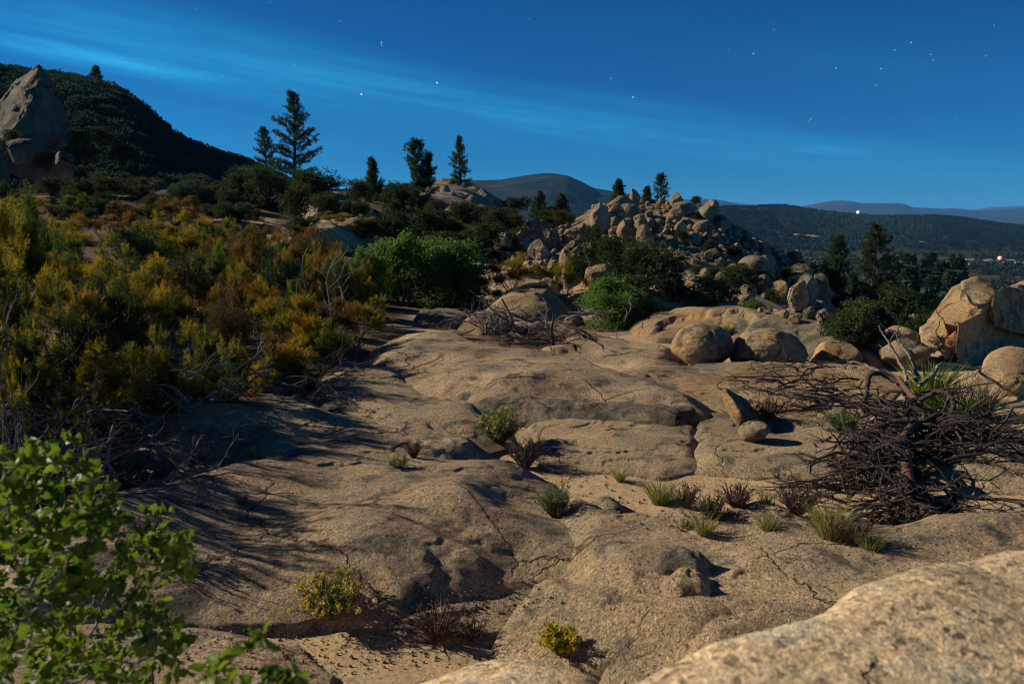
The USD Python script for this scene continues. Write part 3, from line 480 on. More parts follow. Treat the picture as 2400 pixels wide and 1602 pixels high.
near_rock('huge pale grainy boulder right beside the camera, out of focus', [(1000,1760,1.02),(1300,1610,1.18),(1480,1550,1.30),(1700,1450,1.45),(1900,1355,1.62),(2050,1318,1.76),(2200,1278,1.9),(2400,1243,2.05),(2600,1215,2.2)], .3, 131, G_NEAR, .75, extra=[(2.6,2.2),(2.6,.3),(.2,.3)])
near_rock('pale grainy rock top at the bottom edge, left of the huge boulder', [(760,1640,1.8),(860,1590,1.9),(980,1550,2.0),(1100,1515,2.1),(1220,1503,2.12),(1320,1523,2.05),(1400,1555,1.95),(1450,1620,1.75)], .2, 132, G_NEAR, .6, extra=[(.1,1.3),(-.3,1.3)])

# ------------------------------------------------------------------ boulders
def rock_mesh(seed, sub=4, cuts=6, cut=.78, rough=.10, squash=(1, 1, 1), fine=.02, flat_bottom=True):
    r = np.random.default_rng(seed); m = trimesh.creation.icosphere(subdivisions=sub); v = m.vertices.copy()
    for _ in range(cuts):                        # joint planes that took slices off the stone
        n = unit(r.normal(size=3)); h = cut + r.uniform(-.10, .14); d = v @ n - h
        v = v - np.where(d > 0, d * .88, 0)[:, None] * n
    o = r.uniform(0, 50, 3)
    v *= (1 + rough * 2 * (fbm(v * 1.3 + o, 4, seed) - .5) + fine * 2 * (fbm(v * 6 + o, 4, seed + 1) - .5))[:, None]
    if cuts: v = v - unit(v) * (.10 * rough / .1 * np.clip(1 - np.abs(fbm(v * 1.1 + o[::-1], 3, seed + 2) - .5) * 14, 0, 1) ** 2 * .35)[:, None]
    v *= np.array(squash); v[:, 2] -= v[:, 2].min() * .82
    return v, m.faces
def spin(v, a, b=0.0, c=0.0):
    R = trimesh.transformations.euler_matrix(b, c, a)[:3, :3]; return v @ R.T
def boulder(label, u, vb, vt, w, Y, seed, mat=G_BOULD, sub=5, depth=1.0, rot=0.0, group=None, name='boulder', cat='boulder', lean=0.0, after=0.0, **kw):
    """A boulder whose outline runs from row vt to row vb, w pixels wide, at distance Y."""
    Y = Y or hit(u, vb)[1] + .08; s = px(Y); hgt = (vb - vt) * s * .98; q = at(u, vb, Y)
    v, f = rock_mesh(seed, sub, **kw); v = spin(v, rot, 0, lean); v = v - (v.max(0) + v.min(0)) / 2
    v = v / (v.max(0) - v.min(0)) * np.array([w * s, w * s * depth, hgt * 1.1]); v[:, 2] += hgt * .50
    k = obj(name, (v + q * [1, 1, 1], f), mat, smooth=50)
    return tag(k, label, cat, group)
boulder('round lichen-spotted boulder, the nearest to the green shrub', 1643, 862, 757, 142, 12.3, 201, cuts=5, cut=.86, rough=.09, fine=.02, depth=.95)
boulder('wide double-humped boulder beside the round one', 1798, 882, 770, 178, 12.2, 202, cuts=6, cut=.82, rough=.13, fine=.02, depth=.8, rot=.4)
boulder('smaller pale boulder left of the dead branch tip', 1957, 884, 798, 116, 12.3, 203, cuts=5, cut=.8, rough=.10, fine=.02, rot=1.0)
boulder('rounded boulder behind the two grey dead stems', 2108, 868, 764, 112, 13.2, 204, cuts=4, cut=.86, rough=.06, fine=.012)
boulder('wedge-shaped pale boulder in front of the rounded one', 2115, 868, 787, 112, 12.2, 205, cuts=7, cut=.74, rough=.06, fine=.012, rot=.7)
boulder('small egg-shaped stone wedged against the pale boulder', 2158, 832, 810, 50, 11.9, 206, sub=4, cuts=2, cut=.9, rough=.05)
boulder('small blocky stone beside the leaning stone', 1768, 1036, 986, 78, None, 208, mat=G_BOULD, sub=4, cuts=8, cut=.72, rough=.06, fine=.03)
boulder('big rounded rock at the right edge, above the shaded one', 2372, 910, 812, 130, 10.5, 209, cuts=3, cut=.86, rough=.06)
boulder('half-shaded rock at the right edge beside the yucca', 2350, 985, 850, 170, 9.6, 210, cuts=4, cut=.84, rough=.07, depth=.9)
# the big outcrop at the right edge: stones leaning on each other, each from the corners one sees
def hewn(label, K, thick, seed, mat, sub=5, soft=6, rough=.05, name='boulder', scale=1.0, off=(0, 0, 0)):
    """A stone hull from corners (u, v, distance) and the same corners pushed back by thick."""
    P = np.array([at(*k) for k in K]); c = P.mean(0); back = (P - c) * [.85, 1, .86] + c; back = EYE + (back - EYE) * (1 + thick / c[1])
    h = trimesh.Trimesh(np.vstack([P, back])).convex_hull
    while len(h.faces) < 6 * 4 ** sub: h = h.subdivide()
    trimesh.smoothing.filter_taubin(h, iterations=soft)
    v, n = h.vertices, h.vertex_normals; L = np.ptp(v, axis=0).max(); o = seed * 3.1
    d = rough * L * 2 * (fbm(v * 2.2 / L + o, 4, seed) - .5) + rough * L * .5 * (fbm(v * 9 / L + o, 4, seed + 1) - .5) - rough * L * .5 * np.clip(1 - np.abs(fbm(v * 1.8 / L + o, 3, seed + 2) - .5) * 14, 0, 1)
    return tag(obj(name, (v + n * d[:, None], h.faces), mat, smooth=45), label, 'boulder')
yl = hit(1735, 1002)[1]; hewn('leaning dark stone standing on edge on the slab', [(1684,915,yl+.18),(1700,906,yl+.2),(1748,936,yl+.25),(1780,966,yl+.22),(1786,988,yl+.15),(1764,1008,yl),(1735,1006,yl-.08),(1706,968,yl-.02),(1690,935,yl+.08),(1722,940,yl-.06),(1742,975,yl-.16)], .34, 207, G_BOULD, sub=4, soft=3, rough=.035)
hewn('huge split rock of the right outcrop with a dark overhanging face', [(2246,760,12.1),(2238,830,12.1),(2250,874,12.2),(2420,892,13.7),(2560,880,14.8),(2560,700,14.8),(2400,696,13.8),(2300,712,12.4),(2270,742,12.15)], 2.4, 211, G_BOULD, rough=.03)
hewn('pale sloping slab of the right outcrop, lit from the left', [(2170,752,13.2),(2235,690,13.4),(2238,668,13.6),(2290,650,13.8),(2340,690,13.2),(2310,716,12.75),(2272,752,12.62),(2246,790,12.75),(2236,835,12.9),(2195,820,13.1)], 1.6, 212, G_BOULD, rough=.035)
hewn('rounded head stone on top of the right outcrop', [(2246,700,12.9),(2256,662,13.1),(2290,648,13.2),(2325,662,13.1),(2336,690,12.8),(2315,712,12.6),(2275,716,12.6)], 1.0, 213, G_BOULD, soft=16, rough=.04)
hewn('orange-streaked stone leaning on the top of the right outcrop', [(2318,735,12.5),(2328,690,12.6),(2352,668,12.7),(2400,676,13.0),(2440,720,13.1),(2430,790,13.0),(2370,780,12.6),(2330,765,12.4)], 1.0, 214, G_BOULD, soft=16, rough=.04)
hewn('pale rock top at the right picture edge behind the orange-streaked stone', [(2340,690,14.5),(2360,666,14.6),(2400,657,14.6),(2480,655,14.6),(2520,720,14.2),(2350,720,14.2)], 1.5, 218, G_BOULD, soft=12)
hewn('orange-stained block at the left foot of the right outcrop', [(2155,800,12.9),(2158,768,13.0),(2185,746,13.0),(2214,752,12.8),(2222,785,12.6),(2206,815,12.5),(2190,832,12.5),(2165,825,12.7)], .9, 215, G_BOULD, soft=10, rough=.04)
hewn('narrow pale slab stone between the orange block and the dark face', [(2205,825,12.45),(2218,790,12.5),(2240,775,12.45),(2246,800,12.4),(2238,838,12.4),(2215,842,12.4)], .5, 217, G_BOULD, soft=6)
boulder('small tan stone poking out beside the green shrub', 1345, 770, 738, 48, 17.0, 216, sub=4, cuts=2, cut=.85, rough=.06)
for i, (u, vb, vt, w) in enumerate([(1445,1392,1360,76)]): pass

# the monolith and rocks on the left slope
def monolith():
    K = [(93,146,90),(104,160,90),(86,215,86.8),(64,262,85.3),(30,300,84.6),(-10,345,84),(46,180,93),(0,242,94),(-60,300,93),(118,180,92.5),(152,232,95.5),(170,292,97.5),(164,366,96),(118,366,88.5),(60,372,86)]
    P = np.array([at(u, v, Y) for u, v, Y in K]); back = EYE + (P[[0, 6, 8, 10, 12]] - EYE) * 1.06 - [1.2, 0, .9]; low = P[[5, 8, 12, 14]] + np.array([0, .5, -2.5])
    h = trimesh.Trimesh(np.vstack([P, back, low])).convex_hull
    for _ in range(5): h = h.subdivide()
    trimesh.smoothing.filter_taubin(h, iterations=3)
    v = h.vertices; n = h.vertex_normals
    d = .9 * (fbm(v * .30, 5, 7) - .5) + .32 * (fbm(v * 1.1, 4, 8) - .5) - .28 * np.floor(4 * fbm(v * [.35, .35, .2] + 4, 3, 9)) * .5 - .5 * np.clip(1 - np.abs(fbm(v * .22 + 9, 3, 5) - .5) * 12, 0, 1)
    return v + n * d[:, None], h.faces
tag(obj('monolith', monolith(), G_MONO, smooth=40), 'huge pointed granite monolith on the left slope against the sky', 'rock')
for lab, u, vb, vt, w, Y, sd in [('rounded dark rock half buried below the pointed monolith', 62, 385, 330, 78, 80, 221), ('low dark rock right of the monolith foot', 150, 396, 358, 50, 78, 222), ('grey rock at the left picture edge below the monolith', -8, 440, 352, 60, 56, 223),
                                 ('small pale-topped rock above the orange brush at left', 362, 462, 424, 62, 62, 224)]:
    boulder(lab, u, vb, vt, w, Y, sd, mat=G_MONO, sub=4, cuts=9, cut=.68, rough=.10)

# the boulder heap: named stones first, then the rubble
FOUND = []
def hill_stone(label, u, v, w, h, seed, group=None, mat=None, sub=4, **kw):
    q = hit(u, v + h * .4); Y = q[1]; s = px(Y); r = np.random.default_rng(seed)
    vv, f = rock_mesh(seed, sub, **{**dict(cuts=8, cut=.72, rough=.09, fine=.03), **kw}); vv = spin(vv, r.uniform(0, 6.3), r.normal(0, .25), r.normal(0, .25)); vv -= (vv.max(0) + vv.min(0)) / 2
    vv = vv / (vv.max(0) - vv.min(0)) * np.array([w * s, w * s * r.uniform(.8, 1.1), h * s * 1.15]); vv += np.array([q[0], q[1] + .25 * w * s, q[2] + h * s * .36])
    FOUND.append((u, v, w, h))
    return tag(obj('boulder', (vv, f), mat or (G_FAR if r.random() < .72 else G_FAR2), smooth=45), label, 'boulder', group)
NAMED = [('upright pointed stone on the left shoulder of the boulder hill',1258,545,34,60),('tan rounded stone behind the upright pointed one',1235,515,30,34),('orange slab stone leaning beside the upright pointed one',1272,538,28,40),
 ('dark blocky boulder at the left end of the heap',1180,570,52,48),('large tan boulder beside the dark blocky one',1232,572,62,56),('pale grey boulder with a flat top in the left heap',1288,565,56,52),('tan boulder in front of the pale grey one',1265,590,56,48),
 ('tall dark-sided boulder with a lit orange left edge',1345,625,70,110),('small round stone left of the tall dark-sided boulder',1297,628,30,34),('dark pointed boulder in front of the thicket',1402,655,64,66),('low tan stone at the foot of the dark-sided boulder',1352,648,40,24),
 ('tall jagged crag on the left crest of the hill',1408,520,50,80),('broad crag stone beside the jagged one',1440,510,50,56),('flat-topped crest stone under the small pine',1455,478,60,36),('pale grey upright crest stone',1487,470,26,50),('angled grey crest stone',1475,500,60,40),
 ('tan wedge in the middle of the heap',1467,545,44,50),('orange wedge in the middle of the heap',1440,522,36,30),('dark cube-like boulder in the middle of the heap',1500,530,40,50),('tall tan stone with a dark right side',1500,545,30,60),('tan upright stone right of the dark cube',1508,555,34,54),
 ('round stone on the slope left of the big hill pine',1523,525,28,24),('wide domed stone above the thicket',1440,570,44,36),('twin-topped tan stone above the thicket',1520,560,30,36),('tan sharp wedge at the left of the crag',1362,545,40,40),('dark wedge in the lower left heap',1345,560,56,48),
 ('grey stone pillar at the summit',1586,468,32,34),('long summit slab stone',1608,486,60,26),('tan block on the upper right slope',1660,505,44,40),('squarish stone on the skyline right of the summit',1668,492,38,44),('tan boulder in the middle of the right slope',1690,525,44,36),
 ('wide stone at the top of the right slope',1600,495,60,30),('big pale boulder above the lower pine',1770,622,66,40),('angular orange boulder in the lower right heap',1795,625,56,50),('tall split slab stone at the lower right',1872,700,46,80),('tall grey slab stone with a rounded top',1895,690,50,90),
 ('dark stone leaning on the tall grey slab',1925,675,40,60),('slanting tan slab left of the tall split stone',1832,690,60,60),('small grey stone at the foot of the tall slabs',1900,735,34,30),('pale round stone right of the tall slabs',1932,745,34,40),
 ('pale dome-topped stone right of the pine',1697,655,42,36),('small pale stone below the pine',1757,685,36,34),('grey stone pair at the foot of the right slope',1752,704,44,26),('small upright stone on the long ledge',1552,680,18,22),('pointed stone on the ledge above the green shrub',1470,660,24,28),
 ('tan stone at the right end of the right slope',1912,620,34,36),('orange stone on the right end of the slope',1865,600,36,28),('dark boulder in the notch of the right slope',1880,640,50,40)]
for i, (lab, u, v, w, h) in enumerate(NAMED): hill_stone(lab, u, v, w, h, 300 + i, cuts=9 if i % 3 else 6, cut=.70)
rb = np.random.default_rng(77)
ZONES = [('small tan stone in the rubble on the right slope of the boulder hill', 'rubble on the right slope', [(1600,470),(1660,500),(1760,550),(1880,625),(1930,690),(1900,720),(1800,700),(1700,620),(1610,560)], 120, (15, 50)),
         ('small stone in the heap on the crest of the boulder hill', 'stones on the crest of the hill', [(1390,485),(1450,470),(1600,472),(1600,540),(1520,560),(1400,560)], 55, (14, 34)),
         ('small stone in the lower left heap of the boulder hill', 'stones of the lower left heap', [(1160,560),(1250,530),(1390,530),(1420,640),(1320,660),(1180,620)], 50, (14, 36)),
         ('small stone at the foot of the boulder hill above the ledges', 'stones at the foot of the hill', [(1520,640),(1700,640),(1920,720),(1960,790),(1800,730),(1560,700)], 34, (12, 30))]
REFS = [(u, v, lab) for lab, u, v, w, h in NAMED]
for lab, grp, poly, n, (w0, w1) in ZONES:
    pg = Polygon(poly); x0, y0, x1, y1 = pg.bounds; k = t = 0
    while k < n and t < 6000:
        t += 1; u, v = rb.uniform(x0, x1), rb.uniform(y0, y1)
        if not pg.contains(shapely.Point(u, v)): continue
        w = w0 + (w1 - w0) * rb.random() ** 2.0; h = w * rb.uniform(.55, .95)
        if any(abs(u - a) < (w + c) * .36 and abs(v - b) < (h + d) * .34 for a, b, c, d in FOUND): continue
        grey = rb.random() < .28; word = ('small ' if w < 24 else '') + ('grey' if grey else 'tan') + (' flat' if h / w < .66 else ' upright' if h / w > .86 else ' blunt') + ' stone'
        hill_stone(beside(word, u, v, REFS), u, v, w, h, 1000 + int(t * 7 + len(FOUND)), grp, mat=G_FAR2 if grey else G_FAR, sub=3); k += 1
# ------------------------------------------------------------------ shrubs of the thicket
def feather_class(name, seed, Hh=1.7, W=1.6, stems=8, forks=3, clump=(.19, .32), twigs=22, per=36, bare=.36, mat=None, more=.05):
    r = np.random.default_rng(seed); T, C = [], []
    for i in range(stems):
        a = i / stems * 6.283 + r.uniform(-.4, .4); sp = r.uniform(.25, 1.0)
        P = bent(r, (.06 * math.cos(a), .06 * math.sin(a), -.05), (math.cos(a) * sp, math.sin(a) * sp, 1.0), Hh * bare * r.uniform(.85, 1.25), 6, .22)
        T.append((P, np.linspace(.022, .012, len(P))))
        for j in range(forks):
            k = r.integers(1, len(P)); b = a + r.normal(0, .9); L = Hh * r.uniform(.25, .5)
            Q = bent(r, P[k], (math.cos(b) * .75, math.sin(b) * .75, .9), L, 5, .22, .02); T.append((Q, np.linspace(.011, .004, len(Q)))); C.append(Q[-1])
            if r.random() < more: C.append(Q[-2] + r.normal(0, .09, 3))
            for _ in range(2):
                s = bent(r, Q[r.integers(1, 5)], r.normal(0, 1, 3) + [0, 0, .3], r.uniform(.1, .3), 3, .3); T.append((s, np.linspace(.004, .002, len(s))))
    C = np.array(C); m = np.abs(C[:, :2]).max(0).max(); C[:, :2] *= 1.0
    Pp, D, L, TP = [], [], [], []
    for c in C:
        rad = r.uniform(*clump)
        dirs = unit(r.normal(0, 1, (twigs, 3)) * [1, 1, .7] + [0, 0, .55])
        for d in dirs:
            t = r.uniform(.1, 1.0, per) ** .7
            TP.append(t * .6 + .4 * d[2]); Pp.append(c + d * rad * t[:, None] + r.normal(0, rad * .07, (per, 3))); D.append(d * .8 + r.normal(0, .55, (per, 3)) + [0, 0, .35]); L.append(r.uniform(.035, .085, per))
    Pp, D, L = np.vstack(Pp), np.vstack(D), np.concatenate(L)
    sc = np.array([W / 2 / np.abs(Pp[:, :2]).max(), W / 2 / np.abs(Pp[:, :2]).max(), Hh / Pp[:, 2].max()])
    c = make_class(name)
    obj('stems', (lambda v, f: (v * sc, f))(*tubes(T, 4, False)), B_GREY, c, smooth=True)
    obj('foliage', blades(Pp * sc, D, L, .0085, r), mat or F_RED, c, prims={'tip': np.repeat(np.concatenate(TP) - .5, 3) + np.tile([-.1, -.1, .15], len(Pp))})
    return c
FEATHER = [feather_class(n, 400 + i, **k) for i, (n, k) in enumerate([('feathery_shrub', {}), ('open_feathery_shrub', dict(mat=F_RUSTY, stems=7, forks=3, bare=.45)), ('dense_feathery_shrub', dict(stems=10, forks=3, bare=.3)), ('tall_feathery_shrub', dict(bare=.6, clump=(.2, .36))), ('leaning_feathery_shrub', dict(mat=F_OLIVE, stems=7, forks=4))])]
SPARSE = feather_class('sparse_feathery_shrub', 409, stems=6, forks=3, clump=(.10, .17), twigs=8, per=24, bare=.5, more=.1)
ORD = ['leftmost', 'second from the left', 'third from the left', 'fourth from the left', 'fifth from the left', 'sixth from the left', 'seventh from the left', 'eighth from the left', 'ninth from the left', 'tenth from the left']
ROWS = [(5, 'along the back of the thicket'), (8, 'in the farthest thicket row'), (7, 'in the fourth thicket row'), (7, 'in the middle thicket row'), (8, 'in the third thicket row'), (7, 'in the second thicket row'), (4, 'in the row above the near oak leaves'), (8, 'in the thicket row before the farthest'), (8, 'in the thicket row behind the middle'), (6, 'in the thicket row before the middle'), (10, 'beyond the left edge of the picture')]
rf = np.random.default_rng(9); bi = 0
for n, where in ROWS:
    for k in range(n):
        u, Y, vt, w = BUSH[bi]; p = BUSH_P[bi]; top = EYE[2] + ray(u, vt)[1] * Y; hgt = max(.8, top - p[2]) ; wid = w * px(Y)
        kc = FEATHER[(0, 0, 2, 2, 3, 3, 4, 1)[rf.integers(0, 8)]]; kc = SPARSE if 'beyond' in where or ('near oak' in where) else kc
        if rf.random() < .2 and vt > 455 and 'farthest' not in where and 'beyond' not in where: bi += 1; continue
        copy_of('feathery_shrub', kc, p - [0, 0, .03], f'feathery orange-green shrub, {ORD[k]} {where}', 'shrub', 'feathery shrubs of the thicket', rf.uniform(0, 360), (wid / 1.5, wid / 1.5, hgt / 1.7)); bi += 1
for lab, u, Y, vt, w in [('orange-crowned shrub with bare stems left of the dead branches', 1195, 21.0, 588, 150), ('small orange feathery clump right of the orange-crowned shrub', 1272, 21.5, 610, 60), ('orange feathery brush on the pale slab above the thicket', 785, 36, 500, 110), ('orange feathery brush at the edge of the pale slab', 850, 37, 500, 70),
                         ('slender shrub with a thin crown before the dark-sided boulder', 1327, 20.5, 590, 70)]:
    p = on(u, Y); top = EYE[2] + ray(u, vt)[1] * Y; wid = w * px(Y)
    copy_of('feathery_shrub', FEATHER[3], p, lab, 'shrub', None, rf.uniform(0, 360), (wid / 1.5, wid / 1.5, max(.6, top - p[2]) / 1.7))

def leafy_class(name, seed, Hh, W, n, leaf, mat, lobes=9, stems=9, spread=.16, low=.05, bark_mat=None, aspect=.6):
    r = np.random.default_rng(seed); cs = []
    for _ in range(lobes):
        a = r.uniform(0, 6.283); q = r.uniform(0, .62) ; cs.append((np.array([math.cos(a) * q * W / 2, math.sin(a) * q * W / 2, Hh * r.uniform(.26, .74)]), r.uniform(.30, .46) * min(W, Hh * 1.4) / 2 * 1.15))
    per = 8 * max(1, n // 900); k = n // per; P = []
    for _ in range(k):
        c, R = cs[r.integers(0, lobes)]; d = unit(r.normal(0, 1, 3) + [0, 0, .25]); m = c + d * R * r.uniform(.55, 1.08) ** .8
        P.append(m + r.normal(0, spread * R, (per, 3)))
    P = np.vstack(P); P = P[P[:, 2] > low * Hh]; P[:, 2] *= Hh / np.percentile(P[:, 2], 99.5)
    ctr = np.array([0, 0, Hh * .4]); D = unit(P - ctr) * .6 + r.normal(0, .7, P.shape) + [0, 0, .25]
    T = []
    for i in range(stems):
        c, R = cs[i % lobes]; a = r.uniform(0, 6.283); Q = bent(r, (.05 * W * math.cos(a), .05 * W * math.sin(a), -.05), c - [0, 0, 0], np.linalg.norm(c) * 1.1, 6, .16); T.append((Q, np.linspace(.018, .006, 7) * Hh))
        for _ in range(3): s = bent(r, Q[r.integers(3, 7)], unit(c) + r.normal(0, .7, 3), R * .9, 4, .2); T.append((s, np.linspace(.006, .002, 5) * Hh))
    c = make_class(name)
    obj('stems', tubes(T, 4, False), bark_mat or B_GREY, c, smooth=True)
    obj('leaves', leaf_quads(P, D, leaf * r.uniform(.7, 1.3, len(P)), leaf * aspect * r.uniform(.8, 1.2, len(P)), r), mat, c)
    return c
GREEN_CLS = [leafy_class('green_shrub', 450, 1.9, 2.4, 24000, .058, F_GREEN, lobes=15, spread=.2, low=.02), leafy_class('upright_green_shrub', 451, 2.2, 1.8, 20000, .055, F_GREEN, lobes=13, spread=.2, low=.02)]
for lab, u, Y, vt, w, c in [('bright green shrub, the left dome of the big pair in the middle', 940, 20, 556, 210, 0), ('bright green shrub, the right dome of the big pair in the middle', 1045, 20.5, 563, 210, 1), ('small green shrub at the right end of the big pair', 1110, 21.5, 620, 110, 1), ('small green shrub at the left end of the big pair', 850, 19, 590, 110, 0),
                            ('round green shrub in front of the tan ledge', 1430, 17, 655, 205, 0), ('dusky half of the round green shrub, beside the round boulder', 1505, 17.4, 705, 130, 1), ('tiny yellow-green shrub on the wide orange ledge', 1775, 15.4, 745, 50, 0), ('low green shrub below the grey boulder of the left heap', 1295, 34, 600, 70, 0)]:
    p = on(u, Y) - [0, 0, .25 if w > 100 else .05]; top = EYE[2] + ray(u, vt)[1] * Y; hh = max(.3, top - p[2]); wid = w * px(Y) * 1.15
    copy_of('green_shrub', GREEN_CLS[c], p, lab, 'shrub', None, rf.uniform(0, 360), (wid / (2.4, 1.8)[c], wid / (2.4, 1.8)[c], hh / (1.9, 2.2)[c]))

THICK_CLS = [leafy_class('dark_thicket_shrub', 470, 1.5, 1.8, 9000, .05, F_DARK, lobes=10), leafy_class('brown_thicket_shrub', 471, 1.5, 1.8, 8000, .045, F_BROWN, lobes=10)]
# ------------------------------------------------------------------ dark shrubs and oaks on the ridges
DARK = [leafy_class('dark_shrub', 460, 2.2, 3.0, 2600, .16, F_DARK, lobes=10, bark_mat=B_PINE), leafy_class('dark_oak', 461, 3.2, 3.2, 3600, .16, F_DARK, lobes=12, bark_mat=B_PINE), leafy_class('brown_shrub', 462, 1.8, 2.6, 2600, .13, F_BROWN, lobes=9, bark_mat=B_PINE), leafy_class('olive_oak', 463, 3.0, 3.4, 4200, .15, F_PINE, lobes=14, bark_mat=B_PINE)]
DH, DW = (2.2, 3.2, 1.8, 3.0), (3.0, 3.2, 2.6, 3.4)
def shrub_at(kind, u, v, w, h, lab, group=None, name=None, cat='shrub', fn=None, Y=None):
    p = hit(u, v, fn) if Y is None else np.array([ray(u, v)[0] * Y, Y, EYE[2] + ray(u, v)[1] * Y]); s = px(p[1])
    copy_of(name or ('dark_shrub', 'dark_oak', 'brown_shrub', 'olive_oak')[kind], DARK[kind], p - [0, 0, .1], lab, cat, group, rf.uniform(0, 360), (w * s / DW[kind], w * s / DW[kind], h * s / DH[kind]))
SPOTS = [(0,30,400,110,60,'dark shrub in front of the rocks under the monolith'),(2,95,405,100,46,'brown shrub in front of the low grey rock'),(0,150,415,90,50,'dark shrub at the right foot of the monolith'),(3,560,470,130,80,'broad olive oak left of the tall pine'),(3,640,490,150,95,'broad dark oak at the foot of the tall pine'),(1,740,480,130,80,'dark spreading oak right of the tall pine'),(2,690,520,90,90,'brown shrub in front of the tall pine'),(2,840,470,90,50,'brown shrub between the tall pine and the narrow pine'),
 (2,250,460,120,46,'brown-green shrub before the hillside, right of the grey-topped rock'),(2,330,458,110,44,'brown shrub between the left hillside and the thicket'),(3,440,470,100,50,'rounded olive shrub left of the broad oak'),(2,500,480,90,50,'brown shrub beside the broad olive oak'),(0,120,440,150,80,'dark shrub under the pointed monolith'),
 (2,190,430,150,70,'brown shrub right of the rocks under the monolith'),(0,40,410,120,60,'dark green shrub left of the rocks under the monolith'),(0,700,555,90,50,'dark shrub at the edge of the pale slab'),(1,930,500,110,70,'dark oak behind the double-topped pine'),(0,1000,560,120,70,'dark shrub at the foot of the double-topped pine'),(1,905,570,130,80,'dark oak at the foot of the narrow pine'),
 (2,1090,520,120,50,'brown shrub below the granite dome'),(2,1160,545,110,60,'brown shrub at the right foot of the granite dome'),(0,1120,590,130,70,'dark shrub behind the big green pair'),(0,1030,600,120,60,'dark shrub between the double-topped pine and the green pair'),(0,1200,500,90,36,'dark scrub at the right end of the granite dome'),(0,1290,530,80,40,'dark shrub between the two far pines'),
 (1,1400,650,100,120,'tall dark oak at the left end of the thicket on the boulder hill'),(1,1450,660,130,110,'dark oak left of the middle of the boulder hill thicket'),(3,1500,665,130,105,'dark oak in the middle of the boulder hill thicket'),(1,1560,670,120,90,'dark oak at the right end of the boulder hill thicket'),(0,1480,700,140,60,'low dark shrub in front of the boulder hill thicket'),(0,1580,700,120,60,'low dark shrub at the right foot of the boulder hill thicket'),
 (3,1650,715,130,70,'green oak on the ledges below the right slope'),(1,1700,710,110,90,'dark green oak right of the ledge pine'),(2,1740,660,80,40,'brown shrub above the domed stone on the slope'),(0,1530,470,50,30,'dark shrub on the crest behind the pines'),(0,1628,480,36,22,'small dark shrub right of the summit stones'),(0,1360,660,80,60,'dark shrub behind the dark-sided boulder'),
 (3,1990,800,150,110,'rounded dark oak at the edge of the drop, below the twin pines'),(1,2100,790,150,120,'big dark oak right of the twin pines'),(1,2050,760,120,120,'dark oak between the twin pines'),(1,2150,800,110,80,'dark oak behind the rounded boulder'),(2,1985,815,90,40,'rusty low shrub at the edge of the drop'),(0,1950,780,80,60,'dark shrub at the right end of the orange ledge')]
for k, u, v, w, h, lab in SPOTS: shrub_at(k, u, v, w, h, lab, cat='oak' if 'oak' in lab else 'shrub')
THICK = np.random.default_rng(66)
for i, (u, Y, vt, w) in enumerate([(230,9.4,640,200),(520,9.3,690,150),(90,12.8,545,190),(420,13.2,590,170),(640,14.2,590,150),(700,12.2,660,130),(330,18.5,520,170),(560,19.5,540,140),(170,7.6,740,170),(800,15.5,600,110),(60,17.6,500,150),(720,20.5,545,130)]):
    p = on(u, Y); top = EYE[2] + ray(u, vt)[1] * Y; k = i % 4; wid = w * px(Y)
    copy_of('dark_shrub', THICK_CLS[i % 2], p, ['dark green leafy shrub', 'dull brown leafy shrub'][i % 2] + ' in the thicket, ' + ['in its left middle', 'low and right of its middle', 'high at its left edge', 'in its upper middle', 'near its upper right end', 'at its right foot', 'in its far middle', 'far back at its right', 'low at its left', 'at its right tip', 'far back at its left', 'farthest back at its right end'][i], 'shrub', None, THICK.uniform(0, 360), (wid / 1.8, wid / 1.8, max(.7, top - p[2]) / 1.5))
for k, u, v, w, h, Y, lab in [(0,182,350,60,40,92,'dark shrub pressed against the right side of the monolith'),(2,200,385,90,44,86,'brown shrub on the slope right of the monolith foot'),(0,108,398,70,40,80,'dark shrub between the rocks under the monolith'),(3,24,372,60,44,80,'olive shrub at the left foot of the monolith'),(2,165,372,50,30,88,'small brown shrub at the right corner of the monolith'),(0,240,350,80,50,100,'dark shrub at the foot of the hillside right of the monolith'),(0,290,385,100,44,96,'dark spreading shrub at the foot of the left hillside'),(2,30,335,46,30,81,'small brown shrub on the lower left face of the monolith')]:
    shrub_at(k, u, v, w, h, lab, Y=Y)
rz_ = np.random.default_rng(88)
SREF = [(u, v - h / 2, lab.split(' with ')[0]) for _, u, v, w, h, lab in SPOTS] + [(u, v - h / 2, lab) for lab, u, v, w, h in NAMED] + [(1085, 450, 'granite dome'), (686, 400, 'tallest pine'), (873, 480, 'dense narrow pine'), (978, 480, 'double-topped pine'), (362, 440, 'small pale-topped rock'), (1266, 500, 'left saddle pine'), (1315, 500, 'right saddle pine'), (1963, 650, 'slim twin pine'), (2054, 640, 'broad twin pine')]
KW = ('dark green shrub', 'dark oak-like shrub', 'brown shrub', 'olive shrub')
